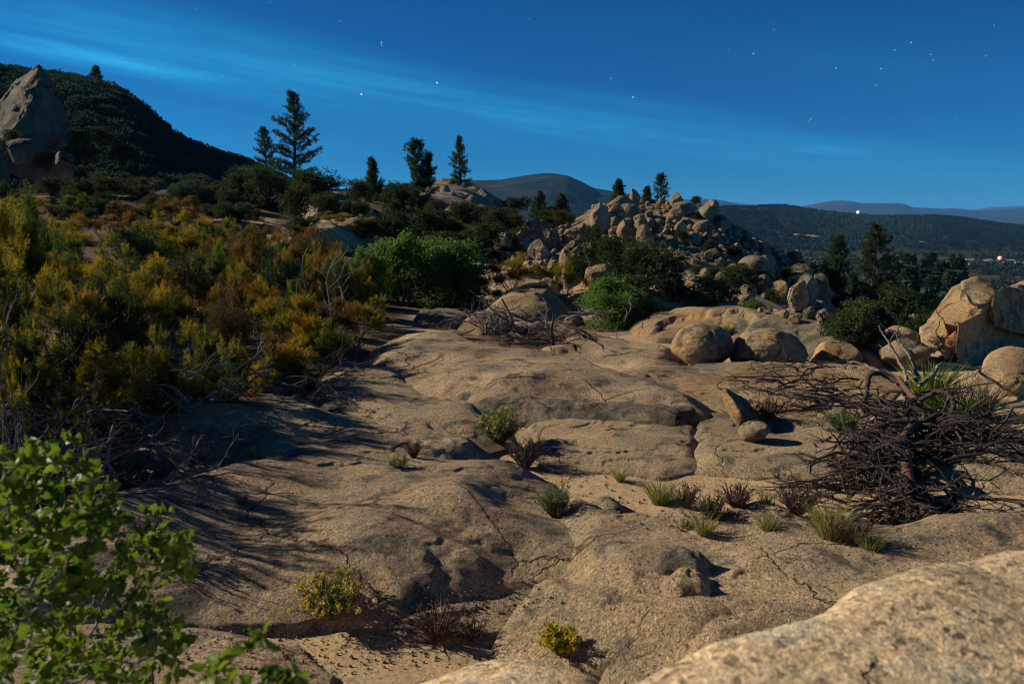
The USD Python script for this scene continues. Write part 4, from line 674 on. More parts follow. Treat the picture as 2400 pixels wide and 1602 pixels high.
for lab, grp, poly, n, kinds in [('dark shrub in the cover of the pine ridge, around the tallest pine', 'shrubs around the tallest pine', [(500,440),(800,445),(800,520),(700,560),(500,520)], 20, (0, 1, 2, 3)), ('dark shrub in the cover of the pine ridge, between narrow pine and granite dome', 'shrubs between the narrow pine and the dome', [(800,450),(1000,450),(1040,560),(900,590),(800,540)], 18, (0, 1, 2)),
        ('brown-green shrub below the granite dome', 'shrubs below the granite dome', [(1000,530),(1200,520),(1240,580),(1130,620),(1000,600)], 14, (0, 2, 2)), ('low brown shrub between the thicket and the left hillside', 'shrubs between the thicket and the left hillside', [(-40,425),(480,440),(540,520),(300,530),(-40,500)], 48, (2, 0, 2, 3)),
        ('dark scrub growing between the stones of the boulder hill', 'scrub between the stones of the boulder hill', [(1340,560),(1600,540),(1900,660),(1900,740),(1620,640),(1400,640)], 26, (0, 2, 0)), ('dark scrub in the saddle under the two far pines', 'scrub in the saddle', [(1210,500),(1350,510),(1360,550),(1220,545)], 9, (0, 0, 2)),
        ('dark scrub at the edge of the drop on the right', 'scrub at the edge of the drop', [(1930,720),(2150,760),(2140,820),(1990,830)], 14, (0, 1))]:
    pg = Polygon(poly); x0, y0, x1, y1 = pg.bounds; k = 0
    while k < n:
        u, v = rz_.uniform(x0, x1), rz_.uniform(y0, y1)
        if pg.contains(shapely.Point(u, v)):
            w = rz_.uniform(34, 90) * (1.0 if 'stones' not in lab else .55); shrub_at(kinds[k % len(kinds)], u, v, w, w * rz_.uniform(.5, .75), beside(('small ' if w < 50 else '') + KW[kinds[k % len(kinds)]], u, v, SREF), grp, Y=None); k += 1
# ------------------------------------------------------------------ pines
def pine(label, u, vt, Y, half, vb=None, base_at=.12, seed=1, dens=1.0, shape=1.0, lean=0.0, twin=False, top_bare=0.0, mat=None, Ybase=None, needle=.24):
    r = np.random.default_rng(seed); s = px(Y)
    p = hit(u, vb) if False else np.array([ray(u, vt)[0] * Y, Y, 0]); g = float(H(p[:1], p[1:2])[0]) if vb is None else EYE[2] + ray(u, vb)[1] * Y
    p[2] = g - .2; top = EYE[2] + ray(u, vt)[1] * Y; hh = top - p[2]; R = half * s
    x = thing('pine_tree', p, label, 'pine tree')
    def axis(t): return np.array([lean * hh * t + .012 * hh * math.sin(t * 5 + seed), .01 * hh * math.sin(t * 4), hh * t])
    heads = [(axis, 0, 1.0, R)]
    tt = np.linspace(0, 1, 14); rad = np.interp(tt, [0, 1], [.018 * hh + .05, .012])
    T = [(np.array([axis(t) for t in tt]), rad)]
    if twin:
        ax2 = lambda t: axis(.55) + np.array([.10 * hh * math.sqrt(t), .02, .33 * hh * t]) ; T.append((np.array([ax2(t) for t in np.linspace(0, 1, 8)]), np.linspace(.05, .012, 8))); heads.append((ax2, .15, 1.0, R * .45))
    obj('trunk', tubes(T, 7), B_PINE, x, smooth=True)
    BR, P, D = [], [], []
    for ax, t0, t1, RR in heads:
        n = int((34 if ax is axis else 13) * 3.6 * dens)
        for i in range(n):
            t = base_at + (1 - base_at) * ((i + r.random()) / n) ** .85 if ax is axis else t0 + (1 - t0) * (i + r.random()) / n
            env = (1 - t) ** shape * .93 + .05; env *= r.uniform(.45, 1.15); L = RR * env
            if r.random() < .10: L *= 1.25
            a = r.uniform(0, 6.283) if dens > .5 else r.choice([0, 3.14]) + r.normal(0, .8); up = np.interp(t, [0, .6, 1], [-.15, .25, 1.0])
            d = np.array([math.cos(a), math.sin(a), up]); m = 6; pts = [ax(t)]
            for k in range(m): d = d + np.array([r.normal(0, .10), r.normal(0, .10), .07 + r.normal(0, .04)]); d = unit(d); pts.append(pts[-1] + d * L / m)
            pts = np.array(pts); BR.append((pts, np.linspace(.006 * hh * (1 - t) + .012, .006, m + 1)))
            k = max(3, int(2 + L * 4.4 * dens))
            for tt_ in np.linspace(.42, 1.0, k):
                q = pts[min(m, int(tt_ * m))] * (1 - (tt_ * m) % 1) + pts[min(m, int(tt_ * m) + 1)] * ((tt_ * m) % 1)
                q = q + r.normal(0, .03 + .05 * L * tt_, 3) * [1, 1, .45]; nn = 9
                P.append(np.repeat(q[None], nn, 0) + r.normal(0, .045, (nn, 3))); D.append(r.normal(0, .7, (nn, 3)) + d * .6 + [0, 0, .3])
    P, D = np.vstack(P), np.vstack(D)
    obj('branches', tubes(BR, 3, False), B_PINE, x)
    obj('needles', blades(P, D, needle * r.uniform(.6, 1.2, len(P)), .055 * needle / .24, r), mat or F_PINE, x)
PINES = [('tallest pine, broad and open, on the ridge left of the centre', 686, 222, 65, 92, 452, dict(base_at=.06, shape=.72, dens=1.15, needle=.26)), ('narrow pine leaning on the left side of the tallest pine', 617, 302, 66, 46, 452, dict(base_at=.05, shape=.6, dens=.9)),
 ('dense narrow pine between the tallest and the double-topped pine', 873, 376, 54, 48, 545, dict(base_at=.03, shape=.6, dens=1.3)), ('double-topped pine with a visible trunk in front of the ridge', 978, 333, 50, 62, 590, dict(base_at=.10, shape=.45, twin=True, dens=1.15)), ('lone small pine on top of the granite dome', 1077, 323, 74, 34, 440, dict(base_at=.05, shape=.75, dens=1.0)),
 ('left of the two pines in the saddle below the far mountain', 1266, 453, 66, 40, 540, dict(base_at=.04, shape=.7, dens=1.0)), ('right of the two pines in the saddle below the far mountain', 1315, 459, 66, 38, 540, dict(base_at=.04, shape=.65, dens=.9)),
 ('small pine on the left crag of the boulder hill', 1450, 424, 73, 20, 470, dict(base_at=.05, shape=.6)), ('slim pine in the middle of the boulder hill crest', 1517, 442, 66, 20, 520, dict(base_at=.03, shape=.5, dens=1.2)), ('sparse windblown pine at the summit of the boulder hill', 1553, 413, 72, 24, 500, dict(base_at=.35, shape=.35, dens=.55, lean=-.05)),
 ('full rounded pine below the summit of the boulder hill', 1568, 480, 62, 46, 605, dict(base_at=.08, shape=.5, dens=1.3)), ('green pine at the left end of the hill thicket', 1393, 535, 44, 36, 660, dict(base_at=.05, shape=.5, dens=1.2)), ('green pine on the ledges below the right slope', 1662, 572, 42, 58, 715, dict(base_at=.06, shape=.6, dens=1.2)),
 ('slim tall pine, the left of the twin pines on the drop', 1963, 556, 60, 50, 720, dict(base_at=.03, shape=.5, dens=1.3)), ('broad tall pine, the right of the twin pines on the drop', 2054, 534, 64, 68, 730, dict(base_at=.03, shape=.45, dens=1.4)), ('young pine in front of the twin pines', 2000, 645, 48, 46, 800, dict(base_at=.03, shape=.7, dens=1.2)), ('small young pine left of the young pine on the drop', 1960, 700, 46, 30, 805, dict(base_at=.03, shape=.7)),
 ('bushy young pine right of the twin pines', 2080, 668, 52, 50, 800, dict(base_at=.03, shape=.6, dens=1.2)), ('lone pine on the skyline of the left hillside', 225, 159, 225, 20, 214, dict(base_at=.12, shape=.45, dens=.6, needle=.7))]
for i, (lab, u, vt, Y, half, vb, kw) in enumerate(PINES): pine(lab, u, vt, Y, half, vb, seed=500 + i, **kw)

# ------------------------------------------------------------------ scrub on the far slopes, woodland in the valley
def clump(seed, n, leaf, flat=.7):
    r = np.random.default_rng(seed); d = unit(r.normal(0, 1, (n, 3)) + [0, 0, .4]); P = d * [1, 1, flat] * r.uniform(.6, 1.0, (n, 1)); P[:, 2] += .35
    return leaf_quads(P, d + r.normal(0, .6, (n, 3)), leaf * r.uniform(.7, 1.3, n), leaf * .8, r)
def cone_tree(seed, n, leaf):
    r = np.random.default_rng(seed); t = r.random(n) ** .8; a = r.uniform(0, 6.283, n); R = (1 - t) * .32 * r.uniform(.6, 1.1, n) + .02
    P = np.stack([np.cos(a) * R, np.sin(a) * R, .1 + t * 1.5], 1); return leaf_quads(P, np.stack([np.cos(a), np.sin(a), np.full(n, -.1)], 1) + r.normal(0, .4, (n, 3)), leaf * r.uniform(.7, 1.3, n), leaf * .7, r)
rs = np.random.default_rng(15)
def on_hill(fn, n, u0, u1, y0, y1, seed, power=1.0):
    r = np.random.default_rng(seed); u = r.uniform(u0, u1, n); Y = y0 + (y1 - y0) * r.random(n) ** power; x = ray(u, np.full(n, 500.0))[0] * Y; z = fn(x, Y)
    return np.stack([x, Y, z], 1)[z > -900]
P = on_hill(LEFT_HILL, 5200, -250, 760, 95, 290, 1, .8); scatter('hillside_scrub', [clump(1, 160, .26), clump(2, 150, .28), clump(3, 190, .24)], F_SCRUB, P, rs.uniform(.7, 1.9, len(P)) ** 1.2, 1, 'dark scrub covering the steep left hillside', 'scrub')
for i, (u, sz) in enumerate([(180, 3.4), (172, 2.6), (262, 2.2), (300, 1.8), (345, 2.6), (352, 2.0), (400, 2.2), (432, 1.8), (470, 2.0), (490, 2.8), (506, 1.9), (18, 3.0), (2, 3.2), (120, 2.4), (545, 1.6), (560, 1.5)]):
    q = LEFT_HILL.crest(u); q[2] -= .5
    copy_of('dark_shrub', DARK[i % 2], q, f'dark shrub on the skyline of the left hillside, {["right of the monolith top", "just behind the monolith", "right of the lone skyline pine", "on the upper slope edge", "on the first step of the slope", "beside the first step of the slope", "in the middle of the slope edge", "below the middle of the slope edge", "on the lower slope edge", "standing out on the lower slope edge", "right of the one standing out", "at the far left behind the monolith", "at the left picture edge", "left behind the monolith point", "near the foot of the slope", "at the very foot of the slope"][i]}', 'shrub', None, 37 * i, (sz * 1.3 / 3,) * 2 + (sz / 2.2,))
for i, (u, v, w, h) in enumerate([(437,372,24,24),(440,392,22,22),(418,395,30,22),(465,392,30,26),(432,415,40,24),(500,390,34,26),(520,410,40,30),(480,415,44,30),(400,412,36,20),(450,430,44,26),(550,415,34,24),(350,275,20,12),(300,300,22,12)]):
    q = hit(u, v + h * .4, LEFT_HILL, 60); s = px(q[1]); vv, f = rock_mesh(600 + i, 3, cuts=6, cut=.75); vv = vv / (vv.max(0) - vv.min(0)) * np.array([w, w, h]) * s
    tag(obj('boulder', (vv + q, f), G_FAR2, smooth=45), ['top boulder of', 'second boulder from the top of', 'leftmost upper boulder of', 'right upper boulder of', 'wide middle boulder of', 'boulder right of the middle of', 'lower right boulder of', 'low middle boulder of', 'lower left boulder of', 'lowest boulder of', 'rightmost boulder of'][i] + ' the dark outcrop at the left hillside foot' if i < 11 else ('grey rock high on the left hillside' if i == 11 else 'grey rock in the scrub of the left hillside'), 'boulder', 'boulders at the foot of the left hillside' if i < 11 else None)
n = 9000; th = rs.uniform(.12, .72, n); rr = np.exp(rs.uniform(math.log(120), math.log(2600), n)); x, y = rr * np.sin(th), rr * np.cos(th); z = np.maximum(valley_z(x, y), RIDGE(x, y))
k = fbm2(x, y, .006, 3, 4) > -.10
scatter('valley_woodland', [clump(5, 60, .5, .8), clump(6, 50, .55, .9), cone_tree(7, 90, .3)], F_FAR, np.stack([x, y, z], 1)[k], (rs.uniform(1.6, 4.2, n) * np.clip(rr / 700, .8, 1.6))[k], 4, 'dark woodland scattered over the valley floor', 'woodland')
P = on_hill(RIDGE, 5000, 1600, 2600, 1550, 2900, 6); scatter('ridge_woodland', [clump(8, 40, .6, .7)], F_FAR, P, rs.uniform(3, 7, len(P)), 6, 'dark woodland covering the long valley ridge', 'woodland')
for i, (u, v, h) in enumerate([(2130,655,62),(2160,665,70),(2185,680,66),(2120,700,60),(2150,720,80),(2100,640,50),(2205,640,52),(2240,625,50),(2180,610,36),(2130,610,34),(2080,620,40),(2230,660,50)]):
    q = hit(u, v + h * .5, lambda x, y: valley_z(x, y), 100) if False else None
    Y = [230, 240, 220, 180, 170, 320, 300, 340, 420, 420, 380, 260][i]; p = at(u, v, Y); p[2] = float(valley_z(p[:1], p[1:2])[0]); top = EYE[2] + ray(u, v - h * .5)[1] * Y; hh = max(6, top - p[2])
    x = thing('pine_tree', p, f'blue-green valley pine, {["beside the twin pines", "second right of the twin pines", "third right of the twin pines", "low in front of the valley group", "tallest in front of the valley group", "behind the broad tall pine", "behind the valley group", "left of the outcrop head stone", "far behind the valley group", "far behind the twin pines", "close behind the broad tall pine", "just left of the right outcrop"][i]}', 'pine tree')
    r = np.random.default_rng(700 + i); v_, f_ = cone_tree(700 + i, 1500, .075); obj('crown', (v_ * [hh * .75, hh * .75, hh / 1.6], f_), F_PINE, x); obj('trunk', tubes([(np.array([[0, 0, -.5], [0, 0, hh * .5], [0, 0, hh * .98]]), np.array([.02, .012, .003]) * hh)], 6), B_PINE, x, smooth=True)
# ------------------------------------------------------------------ the dead shrubs
def dead_branch(r, p, d, L, r0, sub=3, droop=.02, wander=.22, n=9, floor=True, sublen=.5, cap=.30):
    T = []; cap = cap * r.uniform(.15, 1.4)
    def clampz(P):
        if floor:
            h = H(P[:, 0], P[:, 1]) + .012; P[:, 2] = np.maximum(P[:, 2], h); P[:, 2] = np.where(P[:, 2] > h + cap, h + cap + (P[:, 2] - h - cap) * .25, P[:, 2])
        return P
    P = clampz(bent(r, p, d, L, 7, wander, -droop)); T.append((P, np.linspace(r0, r0 * .28, len(P)) * r.uniform(.9, 1.12, len(P))))
    for _ in range(sub):
        k = r.integers(1, len(P) - 1); t = unit(P[min(k + 1, len(P) - 1)] - P[k]); Q = clampz(bent(r, P[k], t + r.normal(0, .65, 3) * [1, 1, .6] + [0, 0, .1], L * sublen * r.uniform(.5, 1.1), 7, wander * 1.1, -droop)); T.append((Q, np.linspace(r0 * .5, r0 * .12, len(Q))))
        for _ in range(2):
            j = r.integers(1, len(Q)); S = clampz(bent(r, Q[j], unit(Q[j] - Q[j - 1]) + r.normal(0, .7, 3), L * .22 * r.uniform(.5, 1.2), 4, .25, -droop)); T.append((S, np.linspace(r0 * .22, r0 * .05, len(S))))
    return T
def dead_tree():
    r = np.random.default_rng(801); base_p = hit(2150, 1268)
    K = [(2164, 1290, 5.2, -.22), (2150, 1215, 5.75, .12), (2126, 1150, 6.15, .16), (2112, 1085, 6.7, .22), (2128, 1035, 7.1, .27), (2148, 1000, 7.4, .25), (2140, 965, 7.8, .30), (2120, 925, 8.3, .42)]
    tr = []
    for u, v, Y, lift in K:
        q = on(u, Y); tr.append([ray(u, v)[0] * Y, Y, q[2] + lift + .05])
    tr = np.array(tr); t = np.linspace(0, len(K) - 1, 26); tr = np.stack([np.interp(t, np.arange(len(K)), tr[:, i]) for i in range(3)], 1); tr = tr + gaussian_filter(r.normal(0, .06, tr.shape), [1.2, 0])
    x = thing('dead_shrub', (0, 0, 0), 'big dead uprooted shrub with a red-brown trunk and a mass of dark branches', 'dead shrub')
    rad = np.interp(t, [0, 1, 3, 5, 7], [.040, .046, .042, .034, .026]) * (1 + gaussian_filter(r.normal(0, .22, len(t)), 1.3))
    obj('trunk', tubes([(tr, rad)], 9), B_RED, x, smooth=True)
    def bough(T, mat=B_DEAD): obj('branch', tubes(T, 5), mat, x, smooth=True)
    for i in range(52):                          # boughs swept to the left
        k = r.integers(2, 25); f = k / 25; p = tr[k] + [0, 0, r.uniform(-.03, .10)]
        bough(dead_branch(r, p, (-1, r.uniform(-.55, .55) + .1 * f, r.uniform(-.10, .22)), r.uniform(.35, .85) * (.75 + .6 * f), r.uniform(.012, .028), 8, .09, .40))
    for i in range(34):                          # and to the right
        k = r.integers(2, 25); f = k / 25; p = tr[k]
        bough(dead_branch(r, p, (1, r.uniform(-.75, .35), r.uniform(-.05, .25)), r.uniform(.45, 1.2) * (.7 + .5 * f), r.uniform(.010, .024), 7, .07, .38))
    for i in range(14):                          # branches lying farther right, over the grey slab
        q = on(r.uniform(2240, 2420), r.uniform(6.4, 7.8)); bough(dead_branch(r, q + [0, 0, .06], (1, r.uniform(-.5, .2), .05), r.uniform(.5, 1.0), r.uniform(.009, .018), 5, .05, .3))
    for i in range(34):                          # and far left along the slab below the boulders
        q = on(r.uniform(1850, 2080), r.uniform(8.2, 11.0)); bough(dead_branch(r, q + [0, 0, r.uniform(.03, .25)], (-1, r.uniform(-.3, .3), .08), r.uniform(.5, 1.1), r.uniform(.008, .016), 5, .05, .3))
    for i in range(34):
        q = on(r.uniform(1940, 2160), r.uniform(5.4, 6.9)); bough(dead_branch(r, q + [0, 0, r.uniform(.02, .12)], (r.choice([-1, 1]), r.uniform(-.4, .4), .1), r.uniform(.35, .7), r.uniform(.009, .018), 4, .06, .25))
    def path(K, r0, r1, mat=B_DEAD, sub=2):
        P = np.array([at(*k) for k in K]); t = np.linspace(0, len(K) - 1, 5 * len(K)); Q = np.stack([np.interp(t, np.arange(len(K)), P[:, i]) for i in range(3)], 1); Q = gaussian_filter(Q, [2.2, 0], mode='nearest') + r.normal(0, .006, Q.shape)
        T = [(Q, np.linspace(r0, r1, len(Q)))]
        for _ in range(sub):
            j = r.integers(4, len(Q) - 1); S = bent(r, Q[j], r.normal(0, 1, 3), r.uniform(.15, .35), 5, .25); T.append((S, np.linspace(r1 * .8, r1 * .3, len(S))))
        bough(T, mat)
    path([(2140, 960, 8.0), (2120, 905, 8.5), (2080, 878, 8.7), (2040, 868, 8.7), (2032, 900, 8.6), (2026, 950, 8.5), (2030, 960, 8.4)], .038, .022)
    path([(2135, 965, 7.9), (2160, 930, 7.8), (2200, 915, 7.7), (2228, 922, 7.6), (2236, 950, 7.5), (2226, 975, 7.4)], .030, .018)
    path([(2120, 930, 8.4), (2128, 890, 8.6), (2112, 850, 8.8), (2090, 815, 8.9), (2068, 778, 9.0), (2060, 762, 9.0)], .024, .009, B_GREY, 4)
    path([(2150, 900, 8.6), (2148, 860, 8.8), (2128, 826, 8.9), (2108, 800, 9.0), (2100, 780, 9.0), (2108, 758, 9.0)], .024, .008, B_GREY, 5)
    path([(2085, 880, 8.7), (2045, 862, 8.9), (2010, 848, 9.1), (1985, 846, 9.2), (1980, 870, 9.2)], .020, .007, B_GREY, 3)
    path([(2150, 905, 8.6), (2190, 880, 8.9), (2200, 850, 9.1), (2230, 850, 9.4), (2280, 862, 9.8), (2370, 868, 10.4)], .028, .012, B_GREY, 4)
    path([(2150, 1020, 7.2), (2200, 1010, 7.0), (2240, 1000, 6.9), (2255, 1040, 6.7), (2262, 1060, 6.6)], .018, .010)
    path([(2110, 1100, 6.6), (2050, 1080, 6.6), (1990, 1090, 6.6), (1950, 1075, 6.7), (1935, 1090, 6.7)], .018, .008)
dead_tree()
def dead_heap(label, u, Y, n, L, seed, mat, w=1.6, up=.5, thick=.03):
    r = np.random.default_rng(seed); c = on(u, Y); x = thing('dead_shrub', (0, 0, 0), label, 'dead shrub')
    P = bent(r, c - [0, 0, .1], (r.normal(0, .3), -.2, 1), L * .8, 6, .25); obj('trunk', tubes([(P, np.linspace(thick * 1.5, thick * .6, 7))], 6), mat, x, smooth=True)
    for i in range(n):
        a = r.uniform(0, 6.283); p = c + [r.normal(0, w * .25), r.normal(0, w * .18), r.uniform(0, .35)]
        obj('branch', tubes(dead_branch(r, p, (math.cos(a), math.sin(a) * .7, r.uniform(-.1, up)), L * r.uniform(.5, 1.2), thick * r.uniform(.3, .8), 4, .01, .24, cap=1.2), 4), mat, x, smooth=True)
dead_heap('tangle of grey dead branches in the middle, left of the round green shrub', 1225, 15.0, 46, 1.2, 811, B_GREY, 2.6)
dead_heap('low pile of dead twigs right of the grey tangle', 1300, 14.0, 22, .9, 812, B_DEAD, 2.2, .2, .022)
def antler(label, u, vb, vt, Y, seed, n=5, spread=.5, mat=None):
    r = np.random.default_rng(seed); q = on(u, Y); hh = EYE[2] + ray(u, vt)[1] * Y - q[2]; x = thing('bare_shrub', (0, 0, 0), label, 'bare shrub')
    for i in range(n):
        P = bent(r, q + r.normal(0, .06, 3), (r.normal(0, spread), r.normal(0, spread), 1), hh * r.uniform(.75, 1.1), 9, .16, .05); T = [(P, np.linspace(.020, .006, 10))]
        for _ in range(6):
            k = r.integers(3, 10); S = bent(r, P[k - 1], (r.normal(0, .8), r.normal(0, .8), .7), hh * r.uniform(.15, .45), 6, .22); T.append((S, np.linspace(.010, .003, 7)))
        obj('branch', tubes(T, 5), mat or B_GREY, x, smooth=True)
antler('bare antler-like grey shrub rising out of the right end of the thicket', 775, 740, 575, 13.0, 821)
antler('bare grey twigs leaning over the slab at the edge of the thicket', 470, 1010, 930, 7.6, 822, 4, .9)
antler('thin bare twigs at the right foot of the thicket', 800, 850, 760, 11.5, 825, 5, .8, B_DRY)
for i, (u, Y) in enumerate([(120, 5.4), (240, 5.9), (330, 6.6), (420, 7.4), (520, 8.0), (620, 9.0), (700, 9.9), (200, 6.6), (60, 7.4)]):
    dead_heap(f'dead grey brush under the thicket, {ORD[i]} along its shaded foot' if i < 7 else ['fallen grey brush deep in the left of the thicket', 'fallen grey brush at the left edge of the thicket'][i - 7], u, Y, 16, .8, 830 + i, B_GREY if i % 2 else B_DRY, 1.1, .35, .016)

# ------------------------------------------------------------------ small plants on the slabs and the sand
def tuft(label, u, v, h, w, seed, n=170, mat=None, name='grass_tuft', cat='grass tuft', width=.0045, up=1.1):
    r = np.random.default_rng(seed); q = hit(u, v); s = px(q[1]); hh, ww = h * s, w * s; x = thing(name, q, label, cat)
    a = r.uniform(0, 6.283, n); ra = np.sqrt(r.random(n)) * ww * .22; P = np.stack([np.cos(a) * ra, np.sin(a) * ra, np.full(n, -.01)], 1)
    D = np.stack([np.cos(a), np.sin(a), np.zeros(n)], 1) * r.uniform(.05, .75, (n, 1)) + [0, 0, up] + r.normal(0, .12, (n, 3)); L = hh * r.uniform(.45, 1.1, n); W = np.full(n, width * max(1, q[1] / 6))
    Mid = P + unit(D) * L[:, None] * .55; D2 = unit(D) + np.stack([np.cos(a), np.sin(a), -.35 * np.ones(n)], 1) * .45; S = unit(np.cross(D, r.normal(size=D.shape))) * W[:, None] / 2
    V = np.stack([P - S, P + S, Mid + S * .8, Mid - S * .8, Mid + unit(D2) * L[:, None] * .5], 1).reshape(-1, 3); i = np.arange(n)[:, None] * 5
    obj('blades', (V, np.concatenate([i + [0, 1, 2], i + [0, 2, 3], i + [3, 2, 4]])), mat or F_GRASS, x); return x
for k, (lab, u, v, h, w, n) in enumerate([('grass tuft, the leftmost of the row of plants on the sand', 1548, 1178, 72, 96, 320), ('tall pale grass tuft beside the foot of the dead shrub', 1948, 1262, 112, 120, 360), ('small grass tuft with a dark root on the bare sand', 1452, 1128, 52, 40, 110), ('short grass at the edge of the pale lumpy slab', 1800, 1238, 46, 84, 170),
    ('thin grass in front of the small dark plants', 1650, 1255, 70, 56, 140), ('sparse grass low on the sand, above the pale slab', 1606, 1236, 30, 46, 80), ('thin pale grass in the gap before the dead shrub', 2040, 1285, 60, 90, 140), ('thin upright grass beside the twiggy dark plant', 1795, 1180, 50, 60, 60), ('thin grass behind the dry shrub in the middle', 1258, 1055, 60, 46, 60)]):
    tuft(lab, u, v, h, w, 900 + k, n)
tuft('yucca with long stiff green blades behind the dead shrub', 2180, 952, 125, 130, 921, 200, F_YUCCA, 'yucca', 'yucca', .016, 1.1)
tuft('second yucca rosette spreading to the right', 2235, 985, 95, 200, 922, 160, F_YUCCA, 'yucca', 'yucca', .015, .5)
tuft('small yucca-like tuft in the middle of the thicket', 645, 745, 70, 70, 923, 70, F_YUCCA, 'yucca', 'yucca', .02, 1.4)
def twiggy(label, u, v, h, w, seed, stems=46, leaf=None, leaf_n=0, leaf_len=.02, flower=0, twig_mat=None, name='dry_shrub', cat='shrub', flower_top=.75, side=0.0):
    r = np.random.default_rng(seed); q = hit(u, v); s = px(q[1]); hh, ww = h * s, w * s; x = thing(name, q - [0, 0, .01], label, cat); T, tips, body = [], [], []
    for i in range(stems):
        a = r.uniform(0, 6.283); sp = math.sqrt(r.random()); d = np.array([math.cos(a) * sp * ww / hh * .55 + side, math.sin(a) * sp * ww / hh * .55, 1.0]); L = hh * r.uniform(.6, 1.05)
        P = bent(r, (math.cos(a) * ww * .06, math.sin(a) * ww * .06, 0), d, L * (1 + .2 * sp), 5, .13); T.append((P, np.linspace(.0045, .0018, 6) * max(1, q[1] / 6))); tips.append(P[-1]); body += list(P[2:])
        for _ in range(4):
            S = bent(r, P[r.integers(2, 6)], d + r.normal(0, .6, 3), L * r.uniform(.15, .4), 3, .22); T.append((S, np.linspace(.0022, .001, 4) * max(1, q[1] / 6))); tips.append(S[-1]); body += list(S[1:])
    obj('stems', tubes(T, 3, False), twig_mat or B_DRY, x)
    tips, body = np.array(tips), np.array(body)
    if leaf_n:
        P = body[r.integers(0, len(body), leaf_n)] + r.normal(0, hh * .03, (leaf_n, 3)); obj('leaves', leaf_quads(P, r.normal(0, .6, P.shape) + [0, 0, .7], leaf_len * r.uniform(.6, 1.3, leaf_n), leaf_len * .32, r), leaf or F_GREYG, x)
    if flower:
        hi = tips[tips[:, 2] > np.quantile(tips[:, 2], 1 - flower_top)]; ctr = hi[r.integers(0, len(hi), flower)]; P = np.repeat(ctr, 14, 0) + r.normal(0, hh * .028, (flower * 14, 3)); tag(obj('flowers', leaf_quads(P, r.normal(0, 1, P.shape) + [0, 0, .6], .011 * max(1, q[1] / 6) * r.uniform(.6, 1.3, len(P)), .008 * max(1, q[1] / 6), r), F_FLOWER, x), kind='stuff')
    return x
twiggy('twiggy shrub with yellow flower tufts at the front of the broad slab', 778, 1452, 92, 150, 931, 70, F_GREYG, 1600, .024, 170)
twiggy('grey-green shrub with yellow flowers at the foot of the dark bulge', 1172, 1040, 66, 92, 932, 70, F_GREYG, 3600, .034, 110, flower_top=.5)
twiggy('small yellow plant in the crack at the bottom edge', 1308, 1530, 56, 76, 933, 60, F_GREYG, 900, .02, 300, flower_top=.95)
twiggy('dense dark dry shrub casting a shadow on the sand, below the flowering one', 1232, 1096, 66, 88, 934, 90)
twiggy('brown leafless twiggy shrub on the grit in the bottom middle', 1030, 1500, 84, 150, 935, 80)
twiggy('brown leafless twigs right of the bottom middle shrub', 1110, 1500, 50, 90, 936, 40)
twiggy('dark purple-brown shrub on the sand, third plant of the row', 1725, 1188, 54, 84, 937, 90)
twiggy('dark purple-brown shrub on the sand beside the tall pale grass', 1868, 1205, 70, 96, 938, 100)
twiggy('small dark green plant, second of the row on the sand', 1608, 1190, 52, 56, 939, 40, F_DARK, 500, .024)
twiggy('low dark green plant right of the second one on the sand', 1665, 1212, 46, 66, 940, 46, F_DARK, 500, .024)
twiggy('green-leaved small shrub in the joint right of the broad slab', 1300, 1212, 66, 76, 941, 50, F_GREYG, 2200, .024)
twiggy('small dark tuft in the shade of the sloping slab', 970, 1072, 40, 36, 942, 40)
twiggy('small leafy plant in the shade beside the dark tuft', 935, 1096, 30, 54, 943, 30, F_GREYG, 260, .024)
twiggy('tiny plant in the seam of the left slabs', 568, 1182, 20, 40, 944, 24, F_GREYG, 120, .02)
twiggy('bright green low plant among the dead branches', 1972, 1012, 40, 84, 945, 50, F_GREEN, 900, .035, name='green_plant', cat='plant')
twiggy('grey twiggy shrub between the yucca and the right rocks', 2290, 985, 90, 110, 946, 90, F_GREYG, 900, .022)
twiggy('dark dry shrub behind the small blocky stone', 1802, 985, 50, 56, 947, 60)
twiggy('dark twiggy shrub in the gap before the dead shrub foot', 2000, 1275, 70, 90, 948, 70)
twiggy('dark low shrub behind the near oak leaves', 345, 1290, 70, 120, 949, 60, F_DARK, 300, .03)
twiggy('tiny yellow plant on the wide orange ledge', 1705, 790, 22, 26, 950, 20, F_GREYG, 200, .04, 20)
rg = np.random.default_rng(31)
def pebbles(label, poly, n, s0, s1, seed, mat, name='gravel'):
    r = np.random.default_rng(seed); pg = Polygon(poly); x0, y0, x1, y1 = pg.bounds; P = []
    while len(P) < n:
        u, v = r.uniform(x0, x1), r.uniform(y0, y1)
        if pg.contains(shapely.Point(u, v)): P.append(hit(u, v))
    stones = [(lambda m: (m[0] * .5, m[1]))(rock_mesh(960 + i, 2, 5, .75, .12)) for i in range(4)]
    scatter(name, stones, mat, np.array(P), s0 + (s1 - s0) * r.random(n) ** 3, seed, label, 'gravel', tilt=.2)
pebbles('loose grit and small stones on the sand in front of the broad slab', [(430,1470),(1180,1490),(1180,1560),(700,1590),(430,1560)], 700, .004, .018, 1, G_BOULD)
pebbles('loose stones on the sand flat', [(1260,1110),(1950,1130),(1900,1230),(1500,1250),(1300,1180)], 420, .004, .022, 2, G_BOULD)
pebbles('stones on the grainy hump', [(950,1380),(1320,1360),(1330,1420),(1050,1470)], 200, .004, .02, 3, G_DARK)
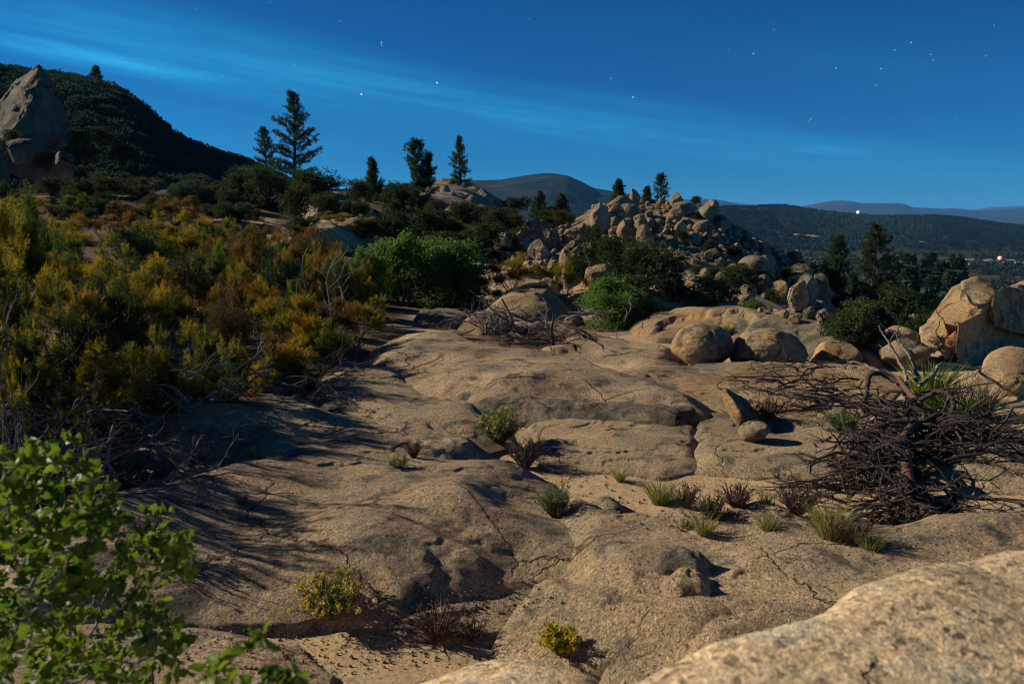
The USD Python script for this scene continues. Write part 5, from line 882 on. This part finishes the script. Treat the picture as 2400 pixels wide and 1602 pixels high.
def litter_twigs():
    r = np.random.default_rng(41); P = []
    for _ in range(2600):
        u, v = r.uniform(-60, 860), r.uniform(780, 1180)
        if v < 1180 - .25 * u + r.normal(0, 30): P.append(hit(u, v, base))
    P = np.array(P) + [0, 0, .012]; n = len(P); D = r.normal(0, 1, (n, 3)) * [1, 1, .18]
    v, f = blades(P, D, r.uniform(.05, .22, n), .008, r)
    tag(obj('fallen_twigs', (v, f), B_GREY), 'fallen twigs and bark strips under the thicket', 'litter', None, 'stuff')
    n = 7000; P2 = P[r.integers(0, len(P), n)] + r.normal(0, .12, (n, 3)) * [1, 1, 0]; P2[:, 2] = base(P2[:, 0], P2[:, 1]) + .012
    tag(obj('leaf_litter', leaf_quads(P2, r.normal(0, 1, (n, 3)) * [1, 1, .25], r.uniform(.02, .05, n), .02, r), B_RED), 'dry leaf litter under the thicket', 'litter', None, 'stuff')
litter_twigs()

# ------------------------------------------------------------------ the oak bush close to the camera, left
def near_oak():
    r = np.random.default_rng(1001); x = thing('oak_bush', (0, 0, 0), 'leafy green oak bush close to the camera at the lower left, out of focus', 'bush')
    zone = Polygon([(-60,1030),(60,1020),(190,1022),(262,1085),(300,1140),(282,1195),(390,1195),(420,1255),(495,1300),(480,1350),(405,1390),(445,1490),(440,1620),(-60,1620)])
    root = at(-120, 1700, 2.1); nodes = [root]; par = [-1]; A = []
    while len(A) < 190:
        u, v = r.uniform(-60, 500), r.uniform(1020, 1620)
        if zone.contains(shapely.Point(u, v)) and all(abs(u - a) + abs(v - b) > 15 for a, b, _ in A): A.append((u, v, r.uniform(1.75, 2.5)))
    for _ in range(50):
        u, v = r.uniform(-60, 440), r.uniform(1060, 1620)
        if zone.contains(shapely.Point(u, v)): A.append((u, v, r.uniform(2.4, 3.1)))
    A += [(600, 1490, 1.45), (520, 1560, 1.4), (640, 1590, 1.4), (745, 1580, 1.4), (560, 1600, 1.42)]
    pts = [at(*a) for a in A]; order = np.argsort([np.linalg.norm(p - root) for p in pts]); T, tips = [], []
    for k in order:
        p = pts[k]; c = min(range(len(nodes)), key=lambda i: np.linalg.norm(nodes[i] - p) + .25 * np.linalg.norm(nodes[i] - root)); q = nodes[c]
        m = (q + p) / 2 + r.normal(0, .03, 3); t = np.linspace(0, 1, 7)[:, None]; Q = (1 - t) ** 2 * q + 2 * t * (1 - t) * m + t ** 2 * p + r.normal(0, .004, (7, 3)); d0 = np.linalg.norm(q - root)
        T.append((Q, np.linspace(max(.0022, .008 - .006 * d0), .0020, 7))); nodes.append(p); tips.append((p, unit(Q[-1] - Q[-3]), Q))
    for P, R in T: obj('twig', tubes([(P, R)], 6), B_GREY, x, smooth=True)
    out = np.array([(0, 0), (.05, .08), (.20, .22), (.36, .38), (.27, .50), (.40, .62), (.24, .76), (.22, .84), (0, 1.0)])
    def leaf(p, d, L):
        d = unit(d); s = unit(np.cross(d, r.normal(0, 1, 3))); nrm = np.cross(s, d); V = []
        cup = r.uniform(-.1, .9); wob = r.uniform(.85, 1.15, len(out))
        for j, (w, t) in enumerate(out): V.append((t, 0.0, 0.0)); V.append((t, w * wob[j], cup * w + .05 * math.sin(9 * t))); V.append((t, -w * wob[-j - 1], cup * w + .05 * math.cos(8 * t)))
        V = np.array(V); bendz = -.5 * r.normal(.4, .5) * V[:, 0] ** 2
        W = p + L * (V[:, :1] * d + V[:, 1:2] * s + (V[:, 2:] + bendz[:, None]) * nrm); F = []
        for j in range(len(out) - 1):
            a, b = 3 * j, 3 * j + 3; F += [[a, a + 1, b + 1], [a, b + 1, b], [a, b, b + 2], [a, b + 2, a + 2]]
        return W, np.array(F)
    leaves = []
    for p, d, Q in tips:
        for _ in range(r.integers(8, 13)):
            t = r.uniform(.35, 1.0); q = Q[int(t * 6)] + r.normal(0, .006, 3); leaves.append(leaf(q, d * .5 + r.normal(0, .8, 3) + [0, 0, .45], r.uniform(.026, .045)))
    leaves = [leaves[i] for i in np.argsort([np.linalg.norm(l[0].mean(0) - EYE) for l in leaves])]
    for l in leaves[:300]: obj('leaf', l, F_OAK, x, smooth=True)
    if leaves[300:]: tag(obj('leaves', join(*leaves[300:]), F_OAK, x, smooth=True), kind='stuff')
near_oak()

# ------------------------------------------------------------------ lights and sheds in the valley
WHITE, ROOF, POST = plain('white_paint', (.40, .40, .39)), plain('metal_roof', (.34, .35, .36), .4), plain('lamp_post', (.1, .1, .1))
def lamp(label, p, hgt, rad, emit, strength):
    x = thing('yard_lamp', p, label, 'lamp'); obj('post', tubes([(np.array([[0, 0, -1], [0, 0, hgt]]), np.array([.25, .18]))], 8), POST, x)
    m = trimesh.creation.icosphere(subdivisions=3, radius=rad); m.apply_translation([0, 0, hgt + rad]); obj('lamp_head', m, plain('lamp_glow_' + label.split()[0], (.8, .8, .8), .5, emit, strength), x, smooth=True)
def land(x, y): return np.maximum(valley_z(x, y), RIDGE(x, y))
def land_hit(u, v):
    Yg = np.linspace(120, 2690, 6000); rx, rz = ray(u, v); gz = land(rx * Yg, Yg); k = np.argmax(EYE[2] + rz * Yg <= gz); return np.array([rx * Yg[k], Yg[k], gz[k]])
q = land_hit(2342, 617); lamp('orange yard lamp beside the white-roofed shed in the valley', q, 8 * px(q[1]), 4.0 * px(q[1]), (1.0, .075, .003), 7.0)
def shed(label, u, v, L, W, hgt, roof, wall):
    q = land_hit(u, v); s = px(q[1]); L, W, hgt = L * s, W * s, hgt * s; x = thing('shed', q, label, 'shed')
    b = trimesh.creation.box((L, W, hgt)); b.apply_translation([0, 0, hgt / 2]); obj('wall', b, wall, x)
    rp = trimesh.creation.extrude_polygon(Polygon([(-W / 2 - .6, 0), (W / 2 + .6, 0), (0, W * .18)]), L + 1); rp.apply_transform(trimesh.transformations.rotation_matrix(np.pi / 2, [1, 0, 0])); rp.apply_transform(trimesh.transformations.rotation_matrix(np.pi / 2, [0, 0, 1])); rp.apply_translation([-(L + 1) / 2, 0, hgt + .01]); obj('roof', rp, roof, x)
    d = trimesh.creation.box((L * .2, .15, hgt * .7)); d.apply_translation([0, -W / 2 - .08, hgt * .35]); obj('door', d, POST, x)
shed('long shed with a pale metal roof right of the orange lamp', 2364, 616, 22, 12, 6, ROOF, WHITE)
shed('white shed at the right of the long shed', 2384, 619, 11, 8, 5, WHITE, WHITE)
shed('small white shed left below the orange lamp', 2290, 626, 6, 5, 4, WHITE, WHITE)
shed('small pale shed farther left below the orange lamp', 2275, 621, 7, 5, 3, ROOF, WHITE)
q = RIDGE.crest(2010); lamp('white lamp on the crest of the valley ridge', q - [0, 0, 3], 9, 4.0, (1.0, .55, .22), 6.0)
def clearing(label, us, vs, fn, w, seed):
    r = np.random.default_rng(seed); V = []
    for u, v in zip(np.linspace(us[0], us[1], 24), np.linspace(vs[0], vs[1], 24)):
        v = v + r.normal(0, .5)
        for dv in (-w * r.uniform(.6, 1.2), w * r.uniform(.6, 1.2)):
            Yg = np.linspace(120, 2690, 3000); rx, rz = ray(u, v + dv); zz = EYE[2] + rz * Yg; gz = fn(rx * Yg, Yg); k = np.argmax(zz <= gz); V.append([rx * Yg[k], Yg[k], gz[k] + 1.2])
    tag(obj('dirt_clearing', (np.array(V), grid_faces(24, 2)), plain('bare_dirt_%d' % seed, (.36, .28, .17), .9)), label, None, None, 'structure')
clearing('long bare strip', (1856, 1946), (550, 556), land, 2.2, 1); clearing('bare strip', (2112, 2180), (566, 569), land, 1.0, 2); clearing('bare yard', (2240, 2400), (607, 615), land, 3.0, 3); clearing('bare patch', (2030, 2050), (594, 596), land, 1.5, 4)

# ------------------------------------------------------------------ the night air
hz = trimesh.creation.box(bounds=[[-26000, -40, VALLEY_Z - 30], [26000, 30000, 700]])
tag(obj('haze', hz, usdkit.material(stage, '/World/Looks/night_haze', {"v": ("principled_volume", {"color": (.14, .46, .95), "density": 3.4e-5, "anisotropy": 0.0})}, volume="v.volume")), 'thin blue night haze over the land', None, None, 'stuff')
